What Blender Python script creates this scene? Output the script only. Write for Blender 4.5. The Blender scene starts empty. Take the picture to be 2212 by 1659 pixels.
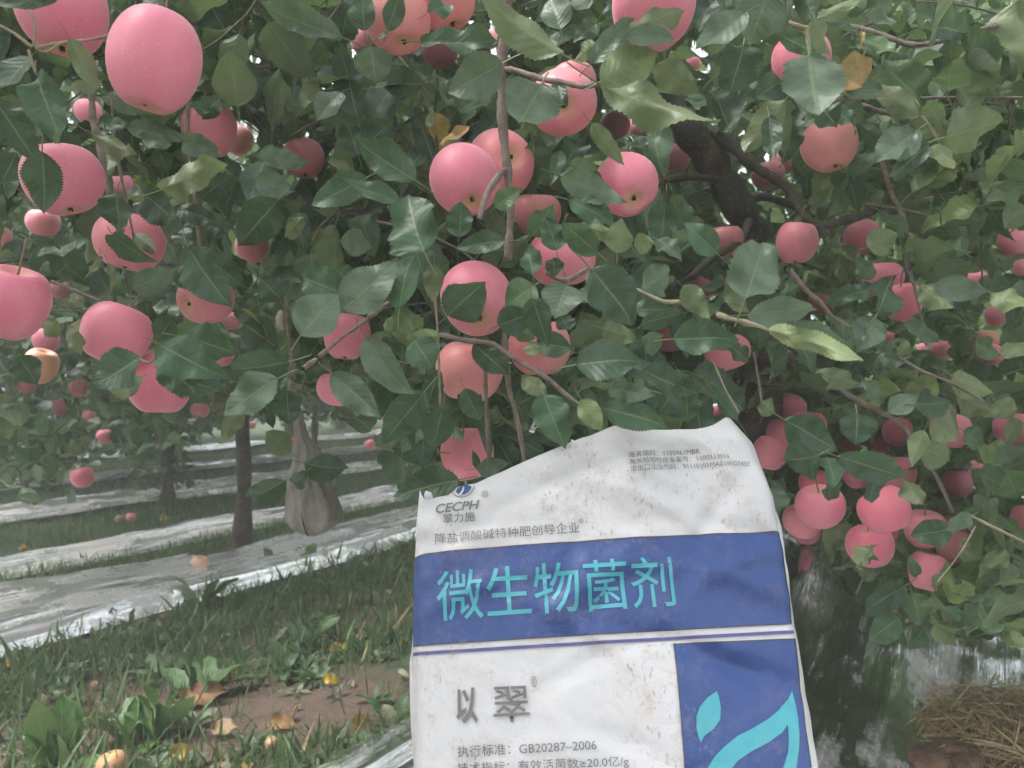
import bpy, bmesh, math, random
import numpy as np
from mathutils import Vector, Matrix
random.seed(7); RNG = np.random.default_rng(11)
C = bpy.context.scene.collection
SC = bpy.context.scene
# ------------------------------------------------------------------ camera, sky, sun, exposure
CAM_H = 0.85; F = 1640.0; CU, CV = 1106.0, 829.5
cam = bpy.data.cameras.new('camera'); co = bpy.data.objects.new('camera', cam); C.objects.link(co)
co.location = (0, 0, CAM_H); co.rotation_euler = (math.radians(90), 0, 0)
cam.sensor_width = 36; cam.lens = 36*F/2212; cam.clip_start = 0.02; cam.clip_end = 500
cam.dof.use_dof = True; cam.dof.focus_distance = 0.86; cam.dof.aperture_fstop = 9.5
SC.camera = co
SUN_EL, SUN_AZ = math.radians(60), math.radians(262)
w = bpy.data.worlds.new('World'); SC.world = w; w.use_nodes = True
nt = w.node_tree; bg = nt.nodes['Background']
sky = nt.nodes.new('ShaderNodeTexSky'); sky.sky_type = 'NISHITA'; sky.sun_disc = False
sky.sun_elevation = SUN_EL; sky.sun_rotation = SUN_AZ; sky.air_density = 1.0; sky.dust_density = 4.0; sky.ozone_density = 1.0
hs = nt.nodes.new('ShaderNodeHueSaturation'); hs.inputs['Saturation'].default_value = 0.25
nt.links.new(sky.outputs[0], hs.inputs['Color']); nt.links.new(hs.outputs[0], bg.inputs[0]); bg.inputs[1].default_value = 0.15
sl = bpy.data.lights.new('sun', 'SUN'); sl.energy = 1.5; sl.angle = math.radians(25); sl.color = (1.0, 0.97, 0.93)
so = bpy.data.objects.new('sun', sl); C.objects.link(so)
sd = Vector((math.sin(SUN_AZ)*math.cos(SUN_EL), math.cos(SUN_AZ)*math.cos(SUN_EL), math.sin(SUN_EL)))
so.rotation_euler = sd.to_track_quat('Z', 'Y').to_euler(); so.location = (0, 0, 20)
SC.view_settings.view_transform = 'Standard'; SC.view_settings.look = 'None'
SC.view_settings.gamma = 1.0; SC.view_settings.exposure = 1.85
SC.render.engine = 'CYCLES'
SC.cycles.use_denoising = True
SC.cycles.max_bounces = 7; SC.cycles.diffuse_bounces = 4; SC.cycles.glossy_bounces = 3
SC.cycles.volume_bounces = 1; SC.cycles.transmission_bounces = 4; SC.cycles.transparent_max_bounces = 6
SC.cycles.sample_clamp_indirect = 6

# ------------------------------------------------------------------ places
ROW = math.radians(32.5)                      # tree rows run 32.5 degrees to the right of the view
DV = np.array([math.sin(ROW), math.cos(ROW), 0.0]); NV = np.array([math.cos(ROW), -math.sin(ROW), 0.0])
def SN(s, n, z=0.0): return s*DV + n*NV + np.array([0, 0, z])
def P(u, v, D): return np.array([(u-CU)/F*D, D, CAM_H - (v-CV)/F*D])
def G(u, v):
    D = CAM_H*F/(v-CV); p = P(u, v, D); p[2] = 0; return p
def T(c, r, x, y): return (x/3+737.3*c, y/3+553.0*r)
def proj(p):
    D = np.maximum(p[..., 1], 1e-3)
    return p[..., 0]/D*F+CU, CV-(p[..., 2]-CAM_H)/D*F
_lat = RNG.random((256, 256))
def vn(x, y):
    x = np.asarray(x, float); y = np.asarray(y, float)
    xi = np.floor(x).astype(int); yi = np.floor(y).astype(int); fx = x-xi; fy = y-yi
    fx = fx*fx*(3-2*fx); fy = fy*fy*(3-2*fy); g = lambda a, b: _lat[a % 256, b % 256]
    return (g(xi, yi)*(1-fx)+g(xi+1, yi)*fx)*(1-fy)+(g(xi, yi+1)*(1-fx)+g(xi+1, yi+1)*fx)*fy
def fbm(x, y, o=4):
    r = 0; a = .5
    for i in range(o): r = r+a*vn(x*2**i+17*i, y*2**i+31*i); a *= .5
    return r

# ------------------------------------------------------------------ tagging
def tag(o, label=None, cat=None, group=None, kind=None):
    if label: o['label'] = label
    if cat: o['category'] = cat
    if group: o['group'] = group
    if kind: o['kind'] = kind
    return o
def empty(name, loc, label, cat, group=None):
    o = bpy.data.objects.new(name, None); C.objects.link(o); o.location = loc; o.empty_display_size = .05
    return tag(o, label, cat, group)
def link_mesh(name, me, mats, parent=None):
    o = bpy.data.objects.new(name, me); C.objects.link(o)
    if parent is not None:
        o.parent = parent; o.matrix_parent_inverse = Matrix.Translation(-Vector(parent.location))
    for m in (mats if isinstance(mats, (list, tuple)) else [mats]): me.materials.append(m)
    return o
def quads(name, V, Q, mat, parent=None, uv=None, tint=None, smooth=True, local=None):
    V = np.asarray(V, np.float32); Q = np.asarray(Q, np.int32); n = Q.shape[1]
    me = bpy.data.meshes.new(name)
    me.vertices.add(len(V)); me.vertices.foreach_set('co', V.ravel())
    me.loops.add(Q.size); me.loops.foreach_set('vertex_index', Q.ravel())
    me.polygons.add(len(Q)); me.polygons.foreach_set('loop_start', np.arange(0, Q.size, n, dtype=np.int32))
    me.polygons.foreach_set('loop_total', np.full(len(Q), n, np.int32))
    me.polygons.foreach_set('use_smooth', np.full(len(Q), smooth))
    if uv is not None:
        l = me.uv_layers.new(name='UVMap'); l.data.foreach_set('uv', np.asarray(uv, np.float32)[Q.ravel()].ravel())
    if tint is not None:
        a = me.color_attributes.new('tint', 'FLOAT_COLOR', 'POINT')
        a.data.foreach_set('color', np.c_[tint, np.ones(len(V))].astype(np.float32).ravel())
    me.update(calc_edges=True); me.validate()
    return link_mesh(name, me, mat, parent)

# ------------------------------------------------------------------ materials
def mat(name):
    m = bpy.data.materials.new(name); m.use_nodes = True; t = m.node_tree
    return m, t, t.nodes['Principled BSDF']
def N(t, typ, **k):
    n = t.nodes.new('ShaderNode'+typ)
    for a, b in k.items():
        if a.startswith('i_'):
            key = a[2:]; n.inputs[int(key) if key.isdigit() else key].default_value = b
        else: setattr(n, a, b)
    return n
def ramp(t, src, stops):
    r = N(t, 'ValToRGB'); e = r.color_ramp.elements
    while len(e) < len(stops): e.new(0.5)
    for i, (p, c) in enumerate(stops):
        e[i].position = p; e[i].color = (c, c, c, 1) if isinstance(c, (int, float)) else (*c, 1)
    t.links.new(src, r.inputs[0]); return r.outputs[0]
def math_(t, op, a, b=None, c=None):
    n = N(t, 'Math', operation=op)
    for i, v in enumerate((a, b, c)):
        if v is None: continue
        if isinstance(v, (int, float)): n.inputs[i].default_value = v
        else: t.links.new(v, n.inputs[i])
    return n.outputs[0]
def mix(t, f, a, b, mode='MIX'):
    n = N(t, 'Mix', data_type='RGBA', blend_type=mode)
    for s, v in ((n.inputs[0], f), (n.inputs[6], a), (n.inputs[7], b)):
        if isinstance(v, (int, float)): s.default_value = v
        elif isinstance(v, tuple): s.default_value = (*v, 1)
        else: t.links.new(v, s)
    return n.outputs[2]
def noise(t, scale, detail=4, vec=None, rough=.55):
    n = N(t, 'TexNoise', i_Scale=scale, i_Detail=detail, i_Roughness=rough)
    if vec is not None: t.links.new(vec, n.inputs['Vector'])
    return n.outputs[0]
def bump(t, h, strength, dist, nrm=None):
    b = N(t, 'Bump', i_Strength=strength, i_Distance=dist); t.links.new(h, b.inputs['Height'])
    if nrm is not None: t.links.new(nrm, b.inputs['Normal'])
    return b.outputs[0]
def leaf_mat(name, trans=.3, rough=.42, veins=True):
    m, t, p = mat(name); L = t.links.new
    col = N(t, 'Attribute', attribute_name='tint').outputs[0]
    geo = N(t, 'NewGeometry').outputs['Backfacing']
    tc = N(t, 'TexCoord')
    nz = noise(t, 60, 3, tc.outputs['Object'])
    col = mix(t, 1.0, col, ramp(t, nz, [(.3, .72), (.7, 1.25)]), 'MULTIPLY')
    back = mix(t, .55, col, (.20, .25, .13)) if name != 'dry_leaf' else col
    c = mix(t, geo, col, back)
    if veins:
        sx = N(t, 'SeparateXYZ'); L(N(t, 'UVMap').outputs[0], sx.inputs[0])
        ax = math_(t, 'ABSOLUTE', math_(t, 'SUBTRACT', math_(t, 'MULTIPLY', sx.outputs[0], 2.0), 1.0))
        mid = math_(t, 'LESS_THAN', ax, .045)
        ph = math_(t, 'FRACT', math_(t, 'SUBTRACT', math_(t, 'MULTIPLY', sx.outputs[1], 8.0), math_(t, 'MULTIPLY', ax, 1.9)))
        d = math_(t, 'ABSOLUTE', math_(t, 'SUBTRACT', ph, .5))
        side = ramp(t, d, [(0, 1.0), (.075, 0.0)])
        v = math_(t, 'MAXIMUM', mid, math_(t, 'MULTIPLY', side, .30))
        c = mix(t, math_(t, 'MULTIPLY', v, .6), c, (.24, .30, .14))
        hgt = math_(t, 'ADD', math_(t, 'MULTIPLY', d, 1.0), math_(t, 'MULTIPLY', nz, .9))
        nn = bump(t, hgt, .42, .0012)
        L(nn, p.inputs['Normal'])
    L(c, p.inputs['Base Color']); p.inputs['Roughness'].default_value = rough
    p.inputs['Specular IOR Level'].default_value = .45
    tr = N(t, 'BsdfTranslucent'); L(mix(t, .5, c, (.15, .27, .07), 'MIX'), tr.inputs[0])
    mx = N(t, 'MixShader', i_0=trans); L(p.outputs[0], mx.inputs[1]); L(tr.outputs[0], mx.inputs[2])
    L(mx.outputs[0], t.nodes['Material Output'].inputs[0]); return m
M_LEAF = leaf_mat('apple_leaf'); M_FAR = leaf_mat('apple_leaf_far', veins=False)
M_GRASS = leaf_mat('grass_blade', .25, .5, False); M_WEED = leaf_mat('weed_leaf', .2, .5); M_DRY = leaf_mat('dry_leaf', .25, .7)
def bark(name, c1, c2, sc=40):
    m, t, p = mat(name); tc = N(t, 'TexCoord').outputs['Object']
    n = noise(t, sc, 6, tc, .65); vo = N(t, 'TexVoronoi', i_Scale=sc*6); t.links.new(tc, vo.inputs['Vector'])
    c = mix(t, ramp(t, n, [(.35, 0.0), (.65, 1.0)]), c1, c2)
    spots = ramp(t, vo.outputs['Distance'], [(.12, 1.0), (.2, 0.0)])
    c = mix(t, math_(t, 'MULTIPLY', spots, .55), c, (.38, .34, .30))
    t.links.new(c, p.inputs['Base Color']); p.inputs['Roughness'].default_value = .8
    t.links.new(bump(t, n, .7, .004), p.inputs['Normal']); return m
M_TWIG = bark('twig_bark', (.13, .095, .085), (.24, .19, .165), 55)
M_SHOOT = bark('young_shoot_bark', (.22, .19, .12), (.34, .29, .20), 70)
M_TRUNK = bark('trunk_bark', (.035, .028, .024), (.10, .08, .055), 14)
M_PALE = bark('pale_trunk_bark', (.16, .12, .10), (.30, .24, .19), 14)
def apple_mat():
    m, t, p = mat('apple_skin'); L = t.links.new
    oi = N(t, 'ObjectInfo'); tc = N(t, 'TexCoord').outputs['Object']; sx = N(t, 'SeparateXYZ'); L(tc, sx.inputs[0])
    mp = N(t, 'Mapping'); L(tc, mp.inputs[0]); L(oi.outputs['Random'], mp.inputs['Location']); mp.inputs['Scale'].default_value = (6, 6, 2.2)
    st = noise(t, 6, 4, mp.outputs[0]); blot = noise(t, 16, 3, tc)
    c = mix(t, ramp(t, st, [(.35, .12), (.7, .62)]), oi.outputs['Color'], (.72, .17, .26))
    c = mix(t, oi.outputs['Alpha'], oi.outputs['Color'], c)
    c = mix(t, math_(t, 'MULTIPLY', ramp(t, blot, [(.45, 0.0), (.75, 1.0)]), .22), c, (.74, .36, .28))
    zz = math_(t, 'MULTIPLY', sx.outputs[2], 25.0)
    rad = math_(t, 'SQRT', math_(t, 'ADD', math_(t, 'POWER', sx.outputs[0], 2.0), math_(t, 'POWER', sx.outputs[1], 2.0)))
    near = ramp(t, math_(t, 'ADD', math_(t, 'MULTIPLY', rad, 28.0), math_(t, 'MULTIPLY', blot, .35)), [(.18, .85), (.75, 0.0)])
    c = mix(t, near, c, (.50, .40, .14))
    vo = N(t, 'TexVoronoi', i_Scale=210.0); L(tc, vo.inputs['Vector'])
    sp = ramp(t, vo.outputs['Distance'], [(.10, .55), (.21, 0.0)])
    gate = ramp(t, noise(t, 40, 2, tc), [(.36, 0.0), (.50, 1.0)])
    c = mix(t, math_(t, 'MULTIPLY', sp, gate), c, (.85, .55, .42))
    L(c, p.inputs['Base Color']); p.inputs['Roughness'].default_value = .42; p.inputs['Specular IOR Level'].default_value = .35
    p.inputs['Coat Weight'].default_value = .08; p.inputs['Coat Roughness'].default_value = .35
    p.inputs['Sheen Weight'].default_value = .30; p.inputs['Sheen Roughness'].default_value = .45; p.inputs['Sheen Tint'].default_value = (1, .85, .9, 1)
    L(bump(t, noise(t, 250, 2, tc), .12, .001), p.inputs['Normal']); return m
M_APPLE = apple_mat()
def flat(name, c, r=.6, metal=0.0, nscale=None, amt=.3, bs=0.0, bd=.002, alpha=None):
    m, t, p = mat(name); p.inputs['Roughness'].default_value = r; p.inputs['Metallic'].default_value = metal
    if nscale:
        tc = N(t, 'TexCoord').outputs['Object']; n = noise(t, nscale, 5, tc)
        col = mix(t, 1.0, c, ramp(t, n, [(.3, 1-amt), (.7, 1+amt)]), 'MULTIPLY'); t.links.new(col, p.inputs['Base Color'])
        if bs: t.links.new(bump(t, n, bs, bd), p.inputs['Normal'])
    else: p.inputs['Base Color'].default_value = (*c, 1)
    return m
M_CALYX = flat('calyx', (.06, .04, .02), .9); M_STEM = flat('fruit_stem', (.20, .15, .08), .7, nscale=90)

# ------------------------------------------------------------------ leaf templates
def leaf_template(ny, nx, wr, fold, curl, wave, serr, twist=0.0, petiole=True, rough=0.0, seed=0, kind='ovate', hook=0.0):
    r = np.random.default_rng(seed); t = np.linspace(0, 1, ny+1)
    if kind == 'ovate':
        hw = wr*np.sin(np.pi*np.clip(t, 0, 1)**.82)**.75*(1-.18*t)
        hw *= 1-.55*np.clip((t-.86)/.14, 0, 1)
    else: hw = wr*np.sin(np.pi*t**1.25)**.7
    hw[0] = .012; hw[-1] = .002
    ph = r.random()*6.3; ph2 = r.random()*6.3
    V = []; UV = []
    for i, tt in enumerate(t):
        for j in range(-nx, nx+1):
            a = j/nx; x = hw[i]*a
            if abs(j) == nx and serr and 0 < i < ny: x *= 1+serr*(1 if i % 2 else -.6)*(.6+.8*r.random())
            f = math.tan(fold)
            z = abs(x)*f - curl*(tt**1.7)*.5 + hook*max(0, tt-.55)**2*2
            z += wave*abs(a)**1.6*math.sin(tt*7.5+ph+(0 if a > 0 else 2.1))*.5 + wave*.35*math.sin(tt*15+ph2)*abs(a)
            z += rough*(r.random()-.5)
            tw = twist*tt; y = tt*(1-.10*curl)
            V.append((x*math.cos(tw)-z*math.sin(tw)*0, y, z+x*math.sin(tw))); UV.append((a*.5+.5, tt))
    k = 2*nx+1; Q = [(i*k+j, i*k+j+1, (i+1)*k+j+1, (i+1)*k+j) for i in range(ny) for j in range(2*nx)]
    if petiole:
        b = len(V); rr = .011; seg = 3
        for i in range(seg+1):
            y = -.30+.30*i/seg+ (.02 if i == seg else 0); z = -.07*(1-i/seg)**2
            for q in range(3):
                an = q*2.094; V.append((rr*math.cos(an), y, z+rr*math.sin(an))); UV.append((.5, 0))
        for i in range(seg):
            for q in range(3): Q.append((b+i*3+q, b+i*3+(q+1) % 3, b+(i+1)*3+(q+1) % 3, b+(i+1)*3+q))
    return np.array(V), np.array(UV), np.array(Q)
TH = [leaf_template(44, 5, .30, .30, (.35, -.15, .75, .15, -.35, .5)[k % 6], (.07, .12, .18)[k % 3], .075, (.0, .6, -.6, .3, -.3)[k % 5], seed=k, rough=.006, hook=(0, .35, 0, -.5)[k % 4]) for k in range(16)]
TM = [leaf_template(16, 2, .30, (.25, .6, .4)[k % 3], (.4, -.3, .9, .1, .6)[k % 5], (.09, .14, .20)[k % 3], .055, (.0, .7, -.7, .3)[k % 4], seed=40+k, hook=(0, .4, -.5)[k % 3]) for k in range(14)]
TF = [leaf_template(5, 1, .32, (.25, .5)[k % 2], (.3, .7, .1)[k % 3], .08, 0, (.0, .5, -.5)[k % 3], petiole=False, seed=80+k) for k in range(6)]
TG = [leaf_template(3, 1, .018+.006*k, .5, (.5, 1.2, .2)[k], 0, 0, (.4, -.5, 0)[k], petiole=False, seed=90+k) for k in range(3)]
TW = [leaf_template(9, 1, .13+.02*k, .35, (.7, 1.1, .3, .5)[k], .07, .12, (.3, -.4, 0, .2)[k], petiole=False, seed=100+k, kind='w') for k in range(4)]
def unit(a): return a/np.maximum(np.linalg.norm(a, axis=-1, keepdims=True), 1e-9)
def instance(TT, pos, axis, nrm, size, wid, tint, off=0.0, pick=None):
    """copies of the leaf templates; returns arrays for ONE mesh"""
    pos = np.asarray(pos, float); n = len(pos); axis = unit(np.asarray(axis, float))
    nrm = np.asarray(nrm, float); nrm = unit(nrm-(nrm*axis).sum(1, keepdims=True)*axis); side = np.cross(axis, nrm)
    size = np.asarray(size, float); wid = np.asarray(wid, float); tint = np.asarray(tint, float)
    pick = RNG.integers(0, len(TT), n) if pick is None else pick
    Vs, Us, Qs, Cs = [], [], [], []; b = 0
    for k, (tv, tu, tq) in enumerate(TT):
        ix = np.where(pick == k)[0]
        if not len(ix): continue
        v = pos[ix][:, None]+side[ix][:, None]*(tv[:, 0]*1.0)[None, :, None]*(size[ix]*wid[ix])[:, None, None] \
            + axis[ix][:, None]*(tv[:, 1]+off)[None, :, None]*size[ix][:, None, None] + nrm[ix][:, None]*tv[:, 2][None, :, None]*size[ix][:, None, None]
        m = len(tv); Vs.append(v.reshape(-1, 3)); Us.append(np.tile(tu, (len(ix), 1)))
        Qs.append((tq[None]+(np.arange(len(ix))*m)[:, None, None]+b).reshape(-1, 4)); Cs.append(np.repeat(tint[ix], m, 0)); b += m*len(ix)
    return np.concatenate(Vs), np.concatenate(Qs), np.concatenate(Us), np.concatenate(Cs)
def merge(parts):
    V, Q, U, K = [], [], [], []; b = 0
    for v, q, u, c in parts: V.append(v); Q.append(q+b); U.append(u); K.append(c); b += len(v)
    return np.concatenate(V), np.concatenate(Q), np.concatenate(U), np.concatenate(K)
def leafmesh(name, arr, m, parent=None): return quads(name, arr[0], arr[1], m, parent, arr[2], arr[3])

# ------------------------------------------------------------------ tubes
def smooth_path(pts, per=4):
    p = [np.asarray(q, float) for q in pts]; p = [2*p[0]-p[1]]+p+[2*p[-1]-p[-2]]; out = []
    for i in range(1, len(p)-2):
        for k in range(per):
            t = k/per; a, b, c, d = p[i-1:i+3]
            out.append(.5*((2*b)+(c-a)*t+(2*a-5*b+4*c-d)*t*t+(3*b-a-3*c+d)*t**3))
    out.append(p[-2]); return np.array(out)
def tube(path, r, sides=6, knots=0.0):
    path = np.asarray(path); n = len(path); r = np.interp(np.linspace(0, 1, n), np.linspace(0, 1, len(r)), r)
    if knots: r = r*(1+knots*(vn(np.arange(n)*.9+path[0][0]*91, path[0][2]*57)-.35)*2)
    tg = unit(np.gradient(path, axis=0)); ref = np.array([.31, .83, .46]); a = unit(np.cross(tg, ref)); b = np.cross(tg, a)
    an = np.arange(sides)*2*math.pi/sides
    V = (path[:, None]+(a[:, None]*np.cos(an)[None, :, None]+b[:, None]*np.sin(an)[None, :, None])*r[:, None, None]).reshape(-1, 3)
    Q = [(i*sides+q, i*sides+(q+1) % sides, (i+1)*sides+(q+1) % sides, (i+1)*sides+q) for i in range(n-1) for q in range(sides)]
    V = np.concatenate([V, path[:1], path[-1:]]); e = len(V)
    Q += [(q, (q+1) % sides, e-2, e-2) for q in range(0)]
    for q in range(0, sides-1, 2): Q.append(((n-1)*sides+q, (n-1)*sides+q+1, (n-1)*sides+(q+2) % sides, e-1))
    return V, np.array(Q)
def tubes(name, lst, m, parent=None):
    V, Q = [], []; b = 0
    for v, q in lst: V.append(v); Q.append(q+b); b += len(v)
    return quads(name, np.concatenate(V), np.concatenate(Q), m, parent)
# ------------------------------------------------------------------ ground
def ground_mat():
    m, t, p = mat('orchard_ground'); tc = N(t, 'TexCoord').outputs['Object']
    n1 = noise(t, 1.3, 5, tc); n2 = noise(t, 18, 6, tc, .7); n3 = noise(t, 90, 4, tc, .7)
    soil = mix(t, ramp(t, n2, [(.3, 0.0), (.7, 1.0)]), (.075, .052, .038), (.15, .105, .078))
    soil = mix(t, ramp(t, n3, [(.55, 0.0), (.8, .5)]), soil, (.26, .19, .13))
    moss = mix(t, ramp(t, n2, [(.3, 0.0), (.7, 1.0)]), (.028, .055, .022), (.055, .09, .035))
    vl = N(t, 'VectorMath', operation='LENGTH'); t.links.new(tc, vl.inputs[0]); far = ramp(t, math_(t, 'MULTIPLY', vl.outputs['Value'], .1), [(.34, 1.0), (.46, 0.0)])
    t.links.new(mix(t, math_(t, 'MULTIPLY', far, ramp(t, n1, [(.40, 0.0), (.52, 1.0)])), moss, soil), p.inputs['Base Color'])
    p.inputs['Roughness'].default_value = .95
    t.links.new(bump(t, math_(t, 'ADD', n2, math_(t, 'MULTIPLY', n3, .4)), .8, .02), p.inputs['Normal']); return m
M_GROUND = ground_mat()
gx = np.concatenate([np.linspace(-150, -8, 12), np.linspace(-7.5, 7.5, 121), np.linspace(8, 150, 12)])
gy = np.concatenate([np.linspace(-150, -3, 10), np.linspace(-2.5, 14, 133), np.linspace(15, 150, 12)])
X, Y = np.meshgrid(gx, gy); Z = .03*(fbm(X*2+50, Y*2+50, 3)-.45)
near = (np.abs(X) < 7) & (Y < 13) & (Y > -2); Z = np.where(near, Z, 0)-.012
nxg = len(gx); Qg = [(j*nxg+i, j*nxg+i+1, (j+1)*nxg+i+1, (j+1)*nxg+i) for j in range(len(gy)-1) for i in range(nxg-1)]
g = quads('ground', np.c_[X.ravel(), Y.ravel(), Z.ravel()], Qg, M_GROUND); tag(g, kind='structure')
def gz(x, y): return .03*(fbm(np.asarray(x)*2+50, np.asarray(y)*2+50, 3)-.45)-.012

def film_mat(name, rough, streak, dirt, clearish=False):
    m, t, p = mat(name); uv = N(t, 'UVMap').outputs[0]; L = t.links.new
    def st(sx, sy, sc, det=4, rr=.6):
        mp = N(t, 'Mapping'); L(uv, mp.inputs[0]); mp.inputs['Scale'].default_value = (sx, sy, 1); return noise(t, sc, det, mp.outputs[0], rr)
    a = st(1.2, 26, 1.0, 6, .65); b = st(6, 60, 1.0, 4); d = st(2.2, 4, 1.0, 6, .7)
    sk = st(1.6, 17 if name[0] == 's' else 26, 1.0, 4, .6); dd = math_(t, 'ADD', math_(t, 'MULTIPLY', d, .7), math_(t, 'MULTIPLY', sk, .3))
    L(mix(t, ramp(t, dd, [(.455 if name[0] == 's' else .37, dirt), (.505 if name[0] == 's' else .47, 0.0)]), (.96, .96, .97), (.24, .21, .19)), p.inputs['Base Color'])
    L(ramp(t, dd, [(.45 if name[0] == 's' else .37, .1), (.51 if name[0] == 's' else .47, .85 if name[0] == 's' else 1.0)]), p.inputs['Metallic'])
    L(ramp(t, dd, [(.45 if name[0] == 's' else .37, rough+.3), (.51 if name[0] == 's' else .47, rough)]), p.inputs['Roughness'])
    h = math_(t, 'ADD', a, math_(t, 'MULTIPLY', b, .35))
    L(bump(t, h, streak, .035), p.inputs['Normal']); return m
M_FILM = film_mat('silver_mulch_film', .12, .22, .55); M_FILM2 = film_mat('mirror_mulch_film', .05, .15, .5)
def film(s0, s1, n0, n1, m, label, ds=.03, dn=.009, amp=.095, seed=0, name='mulch_film', hole=None):
    ss = np.arange(s0, s1, ds); nn = np.arange(n0, n1+1e-6, dn); S, Nn = np.meshgrid(ss, nn)
    e = .05*(fbm(S*1.7+seed, S*0+seed, 3)-.45)
    Nw = Nn+e*np.clip(2*np.abs((Nn-n0)/(n1-n0)-.5), 0, 1)**2*np.sign(Nn-(n0+n1)/2+1e-9)
    rg = lambda a, b: 1-np.abs(2*vn(a, b)-1)
    h = amp*(.45*fbm(Nn*9+seed*7+.8*vn(S*1.6, Nn*3), S*.7, 2)+.30*rg(Nn*15+seed*5+.9*vn(S*2, Nn*4), S*.8)**2+.13*rg(Nn*34+seed+vn(S*3, Nn*5), S*1.7)**2) + .02*fbm(S*3+seed, Nn*3, 3)+.10*amp*fbm(S*6, Nn*30, 2)
    if seed == 6: h = amp*(fbm(Nn*12+seed*7+.8*vn(S*1.6, Nn*3), S*.8, 4))+.02*fbm(S*3+seed, Nn*3, 3)+.16*np.exp(-((Nn+.50)/.33)**2)*(1+.3*(fbm(S*1.5, Nn, 2)-.45))
    ed = np.clip(np.minimum(Nn-n0, n1-Nn)/.05, 0, 1); h = h*ed+.006
    xy = S[..., None]*DV+Nw[..., None]*NV
    if seed == 6:
        sm = lambda a, b, x: (lambda t: t*t*(3-2*t))(np.clip((x-a)/(b-a), 0, 1))
        h = h+.30*sm(1.68, 2.45, xy[..., 1])*sm(.45, .95, xy[..., 0])*(1-sm(2.7, 3.6, xy[..., 1]))*(1-sm(1.9, 2.6, xy[..., 0]))
    z = gz(xy[..., 0], xy[..., 1])+h+.006
    k = len(ss); V = np.c_[xy[..., 0].ravel(), xy[..., 1].ravel(), z.ravel()]
    Q = [(j*k+i, j*k+i+1, (j+1)*k+i+1, (j+1)*k+i) for j in range(len(nn)-1) for i in range(k-1)
         if hole is None or not hole((S[j, i], Nn[j, i]))]
    o = quads(name, V, Q, m, None, np.c_[S.ravel(), Nn.ravel()])
    return tag(o, label, 'mulch film', 'silver films laid along the tree rows')
base2 = G(520, 1190); bs, bn = base2 @ DV, base2 @ NV
film(.4, 16, -3.30, -2.60, M_FILM, 'broad grey and silver ground film nearest the weeds, a pale apple lying on it', seed=1,
     hole=lambda q: ((q[0]-bs)/.32)**2+((q[1]-bn-.02)/.13)**2 < 1 and q[1] < bn+.12)
film(.5, 18, -3.98, -3.62, M_FILM, 'narrow silver film strip just beyond the dark thin trunk', seed=2)
film(.5, 22, -5.6, -4.98, M_FILM, 'silver film strip crossing behind the leafy trunk, third from the front', seed=3, ds=.05, dn=.03)
film(.5, 25, -7.0, -6.45, M_FILM, 'fourth silver film strip, beyond the pink apple on the grass', seed=4, ds=.06, dn=.04)
film(.5, 30, -8.9, -8.2, M_FILM, 'farthest thin silver strip under the distant trees', seed=5, ds=.08, dn=.06)
film(.5, 7, -1.28, 1.15, M_FILM2, 'shiny reflective film under the near tree mirroring its red apples', seed=6, ds=.02, dn=.010, amp=.030,
     hole=lambda q: False)

# ------------------------------------------------------------------ grass and ground cover
def scatter(n, s0, s1, n0, n1, dens):
    s = RNG.uniform(s0, s1, n); q = RNG.uniform(n0, n1, n); xy = s[:, None]*DV+q[:, None]*NV
    keep = RNG.random(n) < dens(xy[:, 0], xy[:, 1], q); xy = xy[keep]; u = CU+xy[:, 0]/np.maximum(xy[:, 1], .01)*F
    k = (xy[:, 1] > 1.2) & (u > -900) & (u < 2600); xy = xy[k]; xy[:, 2] = gz(xy[:, 0], xy[:, 1]); return xy
def soilmask(x, y):
    a = np.exp(-(((x+.58)/.32)**2+((y-2.0)/.15)**2)); b = np.exp(-(((x+.30)/.20)**2+((y-2.22)/.11)**2))
    return np.clip(1.35*(a+b), 0, 1)
alleys = [(-2.66, -1.22, 60000), (-3.66, -3.26, 15000), (-5.02, -3.95, 30000), (-6.5, -5.58, 22000), (-8.3, -6.95, 18000)]
arrs = []
for a0, a1, cnt in alleys:
    xy = scatter(cnt, .6, 9 if a0 > -3 else 13, a0, a1, lambda x, y, q: np.clip((fbm(x*3, y*3, 3)*2.2-.25), .05, 1)*(1-.97*soilmask(x, y)))
    d = xy-np.array([base2[0], base2[1], 0]); xy = xy[(d[:, 0]**2+d[:, 1]**2) > .15**2]
    n = len(xy); ax = RNG.normal(0, .38, (n, 3)); ax[:, 2] = 1
    nr = RNG.normal(0, 1, (n, 3)); hgt = RNG.uniform(.022, .065, n)*(1+.5*fbm(xy[:, 0]*2, xy[:, 1]*2))
    if a0 > -3: hgt *= np.where(RNG.random(n) < .12, 1.7, 1.0)
    g1 = RNG.random((n, 1)); c = (1-g1)*np.array([[.045, .10, .034]])+g1*np.array([[.095, .185, .055]])
    dry = RNG.random(n) < .05; c[dry] = (.28, .22, .12)
    arrs.append(instance(TG, xy, ax, nr, hgt, np.full(n, 1.7), c*RNG.uniform(.75, 1.2, (n, 1))))
tag(leafmesh('grass', merge(arrs), M_GRASS), 'short green grass growing in the alleys between the films', 'grass', kind='stuff')

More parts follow.
